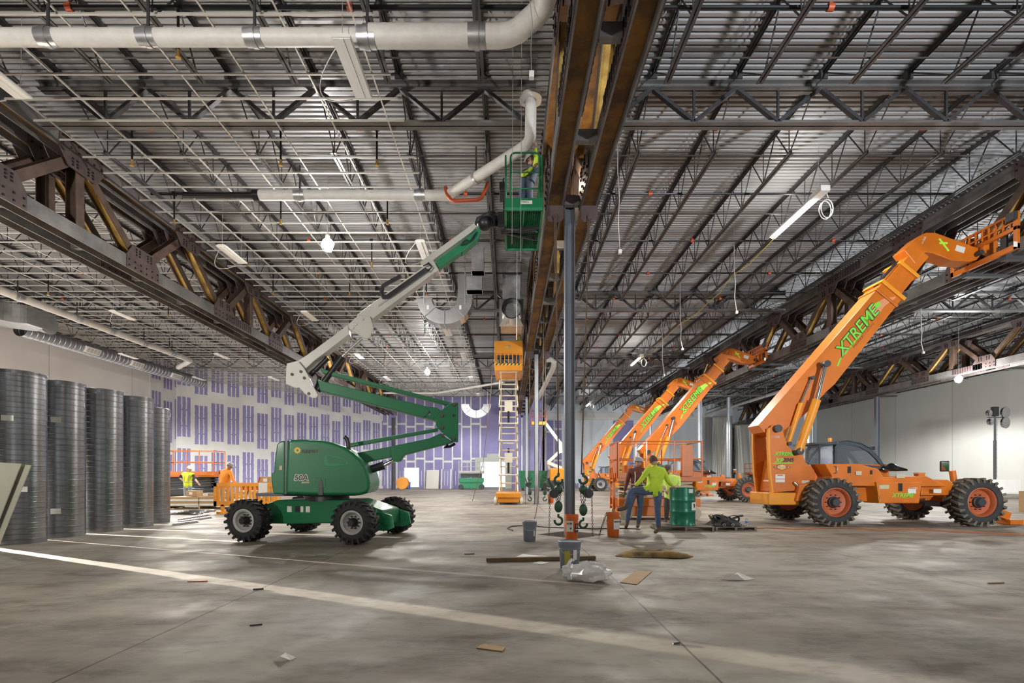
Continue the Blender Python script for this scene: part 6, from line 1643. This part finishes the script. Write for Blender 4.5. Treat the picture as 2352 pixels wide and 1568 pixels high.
# light tower near the right wall
D = 29.5; t = thing('light_tower', 'portable light tower with four lamp heads before the right wall', 'light tower', (at(2285, 1000, D).x, D, 0))
MB().b2((-.6, -.9, .35), (.6, .9, 1.1)).build('generator', M_white, t)
for y in (-.4, .4):
    MB().tube((-.68, y, .3), (-.5, y, .3), .3, 18).build('wheel', M_rubber, t)
MB().tube((0, 0, 1.1), (0, 0, 3.4), .07, 10).tube((0, 0, 3.3), (0, 0, 5.0), .05, 10).build('mast', M_dark, t)
MB().box((0, 0, 5.1), (.3, .2, .55)).bar((-.45, 0, 4.75), (.55, 0, 4.75), .04, .04).build('lamp_bar', M_dkplastic, t)
for x, z, s in ((.50, 5.05, 1), (.50, 4.45, 1), (-.45, 5.0, .6), (-.38, 4.5, .6)):
    MB().lathe([(.05, 0), (.30*s, .10), (.34*s, .22), (.33*s, .23), (.05, .20)], (x, .1, z), (.25, -.95, -.05), 22).build('lamp_head', M_mirror, t)
mb = MB()
for k in range(40): mb.path([(.09+.05*math.cos(q), .05*math.sin(q), 1.2+k*.085+.0135*q) for q in [0, 1.57, 3.14, 4.71, 6.28]], .008, 4)
mb.build('coiled_cable', M_dark, t)
# cartons at the right edge behind the front wheel
boxstack('cardboard_box', 'brown carton at the right edge behind the telehandler front wheel', 'box', (19.0, 17.6, 0), (1.3, .8, .75), M_card)
crumple('sack', 'white torn wrapping on the carton at the right edge', 'wrapping', 2340, 1190, .9, .5, .10, M_label, 31)
bpy.data.objects['sack.001'].location = (19.0, 17.6, .76)
# ------------------------------------------------------------------ people
M_skin = mat('skin', (.42, .24, .17), .55)
M_hair = mat('brown_hair', (.07, .04, .025), .8)
M_lime_s = mat('lime_work_shirt', (.50, .68, .03), .75, 0, .25, 5)
M_limelt = mat('pale_lime_shirt', (.58, .78, .14), .75, 0, .15, 5)
M_denim = mat('blue_denim', (.075, .11, .19), .85, 0, .35, 7)
M_dpants = mat('dark_work_trousers', (.05, .042, .036), .85, 0, .3, 6)
M_maroon = mat('maroon_jacket', (.16, .042, .032), .8, 0, .25, 6)
M_boot = mat('brown_boot', (.10, .062, .038), .75, 0, .2, 8)
M_glove = mat('leather_glove', (.12, .09, .06), .8)
M_orshirt = mat('orange_work_shirt', (.88, .30, .02), .75, 0, .15, 5)
M_blk = mat('black_tee', (.02, .02, .022), .8)
M_vest = mat('yellow_vest', (.62, .70, .02), .7)
M_refl = mat('silver_reflective_band', (.62, .62, .56), .4)
M_gjean = mat('grey_dusty_jeans', (.26, .29, .34), .85, 0, .3, 6)
M_hat = mat('white_hard_hat', (.72, .70, .66), .35)
M_ghat = mat('grey_hard_hat', (.30, .31, .33), .4)
M_eye = mat('eye_dark', (.02, .015, .012), .3)
M_lip = mat('lips', (.30, .12, .10), .5)

def person(label, J, face, mats, hat=None, hatmat=None, hair=True, scale=1.0, vest=None, gloves=None, bands=()):
    """J: joints in world space; mats: torso, upper arm, forearm, legs, boots"""
    base = V((J['ankL'].x+J['ankR'].x)/2, (J['ankL'].y+J['ankR'].y)/2, min(J['ankL'].z, J['ankR'].z)-.09)
    P = {k: v-base for k, v in J.items()}
    mid = (P['pel']+P['chest'])/2
    nodes = [('pel', P['pel'], .150), ('mid', mid, .145), ('chest', P['chest'], .160), ('neck', P['neck'], .058), ('hb', P['head']+(P['neck']-P['head'])*.35, .060)]
    edges = [(0, 1), (1, 2), (2, 3), (3, 4)]
    for s in 'LR':
        i = len(nodes)
        nodes += [('sh'+s, P['sh'+s], .080), ('elm', (P['sh'+s]+P['el'+s])/2, .062), ('el'+s, P['el'+s], .052), ('wr'+s, P['wr'+s], .036)]
        edges += [(2, i), (i, i+1), (i+1, i+2), (i+2, i+3)]
        i = len(nodes); toe = P['toe'+s]; an = P['ank'+s]
        nodes += [('hip'+s, P['hip'+s], .105), ('thm', (P['hip'+s]+P['kn'+s])/2, .092), ('kn'+s, P['kn'+s], .070), ('clf', P['kn'+s].lerp(an, .4), .066), ('ank'+s, an, .050), ('toe'+s, toe, .042)]
        edges += [(0, i), (i, i+1), (i+1, i+2), (i+2, i+3), (i+3, i+4), (i+4, i+5)]
    me = bpy.data.meshes.new('sk'); me.from_pydata([n_[1] for n_ in nodes], edges, [])
    o = bpy.data.objects.new('sk', me); COL.objects.link(o)
    o.modifiers.new('skin', 'SKIN'); sm = o.modifiers.new('sub', 'SUBSURF'); sm.levels = 2; sm.render_levels = 2
    for i, n_ in enumerate(nodes):
        d = me.skin_vertices[0].data[i]; r = n_[2]*scale; d.radius = (r, r); d.use_root = (i == 0)
    bpy.context.view_layer.update(); dg = bpy.context.evaluated_depsgraph_get()
    m2 = bpy.data.meshes.new_from_object(o.evaluated_get(dg))
    vs = [v.co.copy() for v in m2.vertices]; fs = [tuple(p.vertices) for p in m2.polygons]
    bpy.data.objects.remove(o); bpy.data.meshes.remove(m2); bpy.data.meshes.remove(me)
    seg = [(0, P['pel'], P['chest'], .15), (0, P['chest'], P['neck'], .13)]
    for s in 'LR':
        seg += [(0, P['chest'], P['sh'+s], .10), (1, P['sh'+s], P['el'+s], .06), (2, P['el'+s], P['wr'+s], .04), (3, P['pel'], P['hip'+s], .12), (3, P['hip'+s], P['kn'+s], .09), (3, P['kn'+s], P['ank'+s].lerp(P['kn'+s], .25), .06), (4, P['ank'+s].lerp(P['kn'+s], .25), P['ank'+s], .05), (4, P['ank'+s], P['toe'+s], .05)]
    seg += [(5, P['neck'], P['head'], .05)]
    def near(c):
        best = 9; k = 0
        for m, a, b_, r in seg:
            d = b_-a; t = max(0, min(1, (c-a).dot(d)/max(1e-6, d.dot(d)))); q = (c-(a+d*t)).length-r
            if q < best: best = q; k = m
        return k
    mb = MB()
    hem = P['pel']+(P['chest']-P['pel'])*-.12; ax = (P['chest']-P['pel']).normalized()
    groups = {}
    for f in fs:
        c = sum((vs[i] for i in f), V(0, 0, 0))/len(f); k = near(c)
        if k == 3 and (c-hem).dot(ax) > 0 and (c-P['pel']).length < .30: k = 0
        groups.setdefault(k, []).append(f)
    for k, ff in groups.items():
        mb.mat(k); mb.add(vs, ff, True)
    # head
    hc = P['head']; f = V(face).normalized(); up = (P['head']-P['neck']).normalized(); rt = f.cross(up).normalized(); up = rt.cross(f).normalized()
    R3 = Matrix((rt, f, up)).transposed()
    S = scale; mb.mat(5)
    nu, nv = 20, 14; hv = []
    for j in range(nv+1):
        th = PI*j/nv
        for i in range(nu):
            ph = 2*PI*i/nu; x, y, z = math.sin(th)*math.cos(ph), math.sin(th)*math.sin(ph), math.cos(th)
            w = .078*(1-.22*max(0, -z)); dp = .098*(1-.10*max(0, -z)); q = V(x*w, y*dp+(.012 if z < 0 else 0)*(-z), z*.118)
            if y > .8 and abs(x) < .35 and -.35 < z < .1: q.y += .006
            hv.append(hc+R3 @ (q*S))
    mb.add(hv, [(j*nu+i, (j+1)*nu+i, (j+1)*nu+(i+1) % nu, j*nu+(i+1) % nu) for j in range(nv) for i in range(nu)], True)
    L = lambda x, y, z: hc+R3 @ (V(x, y, z)*S)
    mb.add([L(0, .092, .015), L(-.016, .094, -.03), L(.016, .094, -.03), L(0, .122, -.026)], [(0, 3, 1), (0, 2, 3), (1, 3, 2)])
    for s in (-1, 1): mb.ball(L(s*.079, -.005, -.005), .022*S, 8, 6, (.45, .8, 1.3), R3)
    mb.mat(6)
    for s in (-1, 1): mb.ball(L(s*.030, .087, .012), .011*S, 8, 6)
    mb.mat(7); mb.box(L(0, .090, -.062), (.044*S, .012*S, .010*S), R3)
    # hands with five fingers
    gl = 8; mb.mat(gl)
    for s in 'LR':
        w = P['wr'+s]; d = (w-P['el'+s]).normalized(); side = d.cross(V(0, 0, 1) if abs(d.z) < .9 else V(0, 1, 0)).normalized(); nrm = side.cross(d)
        RR = Matrix((side, nrm, d)).transposed()
        mb.ball(w+d*.055, .05, 10, 8, (.85, .42, 1.05), RR)
        for k in range(4):
            b0 = w+d*.095+side*(-.030+.020*k); ln = (.062, .072, .068, .054)[k]
            mb.path([b0, b0+d*ln*.5-nrm*.006, b0+d*ln*.85-nrm*.022], .0095, 6, rs=[.010, .0092, .0075])
        b0 = w+d*.035-side*.036; mb.path([b0, b0-side*.022+d*.028-nrm*.010, b0-side*.024+d*.058-nrm*.016], .011, 6, rs=[.013, .011, .009])
    t = mb.build('person', [mats[0], mats[1], mats[2], mats[3], mats[4], M_skin, M_eye, M_lip, gloves or M_skin])
    t.location = base; tag(t, label, 'person')
    if hair: 
        h = MB(); hv = []; nu2 = 18
        for j in range(8):
            th = PI*.60*j/7
            for i in range(nu2):
                ph = 2*PI*i/nu2; x, y, z = math.sin(th)*math.cos(ph), math.sin(th)*math.sin(ph), math.cos(th)
                lim = 1.0 if y < .25 else .72
                th2 = th*lim; x, y, z = math.sin(th2)*math.cos(ph), math.sin(th2)*math.sin(ph), math.cos(th2)
                hv.append(hc+R3 @ (V(x*.086, y*.106, z*.126)*S))
        h.add(hv, [(j*nu2+i, (j+1)*nu2+i, (j+1)*nu2+(i+1) % nu2, j*nu2+(i+1) % nu2) for j in range(7) for i in range(nu2)], True); h.build('hair', M_hair, t)
    if hat:
        h = MB(); C_ = hc+R3 @ (V(0, -.005, .045)*S); pr = [(.115, 0), (.112, .03), (.098, .065), (.070, .09), (.03, .102), (.001, .104)]
        h.lathe([(r*S, z*S) for r, z in pr], C_, up, 24, False, False)
        br = [C_+R3 @ (V(math.cos(a)*.125, math.sin(a)*(.175 if math.sin(a) > 0 else .13), -.004)*S) for a in [2*PI*i/24 for i in range(24)]]
        h.add(br+[p+up*.008 for p in br], [tuple(range(24)), tuple(range(47, 23, -1))]+[(i, (i+1) % 24, 24+(i+1) % 24, 24+i) for i in range(24)])
        h.build('hard_hat', hatmat, t)
    for (fr, rx, ry) in bands:       # horizontal reflective band round the torso
        c = P['pel'].lerp(P['chest'], fr); h = MB().path([c+V(rx*math.cos(a), ry*math.sin(a), 0) for a in [2*PI*i/20 for i in range(20)]], .024, 6, closed=True, flat=.5); h.build('reflective_band', M_refl, t)
        for s in (-1, 1):
            q = [c+V(s*rx*.55, -ry*.92, .0), P['chest']+V(s*rx*.55, -ry*1.02, 0), P['neck']+V(s*.085, -.02, -.02)]
            MB().path(q, .022, 6, flat=.45).build('reflective_band', M_refl, t)
    return t
def joints(d, **k): return {n_: at(v[0], v[1], d+(v[2] if len(v) > 2 else 0)) for n_, v in k.items()}
fz = lambda dd, z: VY-(z-HC)*FPX/dd
# welder with one boot up on the orange bucket, back to the camera
person('person in lime long sleeved shirt and jeans, boot raised over an orange bucket',
       joints(10.95, head=(1501, 1058), neck=(1504, 1072), chest=(1506, 1090), pel=(1502, 1124), shL=(1488, 1079, -.05), elL=(1474, 1100, -.12), wrL=(1459, 1116, -.12), shR=(1523, 1081, .05), elR=(1534, 1105, .15), wrR=(1545, 1116, .35),
              hipL=(1490, 1127, -.05), knL=(1450, 1126, -.15), ankL=(1437, 1166, -.30), toeL=(1418, 1171, -.40), hipR=(1511, 1128), knR=(1510, 1168, -.05), ankR=(1513, 1215), toeR=(1503, 1223, -.12)),
       (.1, .9, -.25), [M_lime_s, M_lime_s, M_lime_s, M_denim, M_boot], hair=True, gloves=M_skin, scale=1.04)
person('person in maroon jacket with silver bands and grey hat, standing facing the camera',
       joints(12.25, head=(1466, 1062), neck=(1465, 1076), chest=(1464, 1092), pel=(1463, 1128), shL=(1447, 1081), elL=(1440, 1107), wrL=(1435, 1128, -.08), shR=(1482, 1081), elR=(1490, 1105, .05), wrR=(1484, 1126, -.12),
              hipL=(1455, 1131), knL=(1445, 1166, -.05), ankL=(1440, 1203), toeL=(1437, 1211, -.15), hipR=(1471, 1131), knR=(1471, 1166, -.05), ankR=(1466, 1203), toeR=(1464, 1211, -.15)),
       (0, -1, -.1), [M_maroon, M_maroon, M_maroon, M_denim, M_boot], hat=True, hatmat=M_ghat, hair=True, gloves=M_glove, bands=((.45, .165, .15),))
person('person in a pale lime tee looking down, standing behind the green drum',
       joints(13.2, head=(1534, 1079), neck=(1540, 1091), chest=(1543, 1106), pel=(1540, 1140), shL=(1530, 1096, -.05), elL=(1523, 1114, -.15), wrL=(1528, 1124, -.25), shR=(1557, 1098), elR=(1560, 1116, -.1), wrR=(1545, 1122, -.25),
              hipL=(1533, 1142), knL=(1531, 1172, -.05), ankL=(1530, fz(13.2, .10)), toeL=(1527, fz(13.05, .045), -.15), hipR=(1546, 1142), knR=(1548, 1172, -.05), ankR=(1548, fz(13.2, .10)), toeR=(1547, fz(13.05, .045), -.15)),
       (-.6, -.6, -.75), [M_limelt, M_limelt, M_skin, M_dpants, M_boot], hat=True, hatmat=M_boot, hair=True)
d = 21.8
fz = lambda dd, z: VY-(z-HC)*FPX/dd
person('person in a yellow vest and white hard hat, hand on hip, behind the wrapped cartons',
       joints(d, head=(436, 1077), neck=(433, 1085), chest=(432, 1093), pel=(431, 1113), shL=(422, 1087), elL=(412, 1096, .1), wrL=(423, 1105, .05), shR=(442, 1088, -.05), elR=(448, 1100, -.15), wrR=(456, 1110, -.3),
              hipL=(427, 1115), knL=(426, 1136), ankL=(425, fz(d, .10)), toeL=(429, fz(d, .045), -.12), hipR=(436, 1115), knR=(437, 1136), ankR=(437, fz(d, .10)), toeR=(442, fz(d, .045), -.12)),
       (.75, -.6, -.35), [M_vest, M_blk, M_skin, M_gjean, M_boot], hat=True, hatmat=M_hat, bands=((.35, .17, .15),))
d = 18.0
person('person in an orange long sleeved shirt and grey cap, bending over the red pipe machine',
       joints(d, head=(528, 1070), neck=(523, 1078), chest=(520, 1088), pel=(514, 1115), shL=(509, 1083, .05), elL=(507, 1103, .05), wrL=(515, 1118, -.1), shR=(530, 1085, -.1), elR=(535, 1102, -.2), wrR=(545, 1112, -.3),
              hipL=(509, 1118), knL=(512, 1143), ankL=(508, fz(d, .10)), toeL=(514, fz(d, .045), -.1), hipR=(520, 1118), knR=(530, 1142, -.1), ankR=(529, fz(d, .10)), toeR=(537, fz(d, .045), -.1)),
       (.85, -.2, -.5), [M_orshirt, M_orshirt, M_orshirt, M_gjean, M_boot], hat=True, hatmat=M_ghat)
Z = 6.74
w = lambda x, y, z: V(x, y, Z+z)
person('person in dark blue with lime sleeves in the green basket high up',
       dict(head=w(.50, 11.25, 1.62), neck=w(.49, 11.28, 1.46), chest=w(.47, 11.3, 1.28), pel=w(.40, 11.32, .92), shL=w(.32, 11.32, 1.36), elL=w(.36, 11.1, 1.22), wrL=w(.55, 10.98, 1.3), shR=w(.60, 11.26, 1.40), elR=w(.62, 11.08, 1.55), wrR=w(.60, 10.95, 1.72),
            hipL=w(.32, 11.32, .88), knL=w(.32, 11.28, .50), ankL=w(.32, 11.34, .09), toeL=w(.34, 11.2, .045), hipR=w(.48, 11.32, .88), knR=w(.48, 11.26, .50), ankR=w(.48, 11.32, .09), toeR=w(.5, 11.18, .045)),
       (.7, -.5, .3), [M_denim, M_lime_s, M_lime_s, M_denim, M_boot], hair=True, hat=True, hatmat=M_hat)
Z = 6.12; by = 23.3
person('small far person in lime with yellow hat on the tall scissor platform',
       dict(head=w(.46, by, 1.62), neck=w(.44, by, 1.46), chest=w(.42, by, 1.28), pel=w(.36, by, .92), shL=w(.26, by, 1.36), elL=w(.34, by-.1, 1.15), wrL=w(.42, by-.15, 1.08), shR=w(.58, by, 1.38), elR=w(.56, by-.12, 1.5), wrR=w(.50, by-.25, 1.62),
            hipL=w(.28, by, .88), knL=w(.28, by-.03, .5), ankL=w(.28, by, .09), toeL=w(.30, by-.14, .045), hipR=w(.44, by, .88), knR=w(.44, by-.03, .5), ankR=w(.44, by, .09), toeR=w(.46, by-.14, .045)),
       (.7, -.5, .2), [M_lime_s, M_lime_s, M_lime_s, M_denim, M_boot], hair=True, hat=True, hatmat=M_amber)
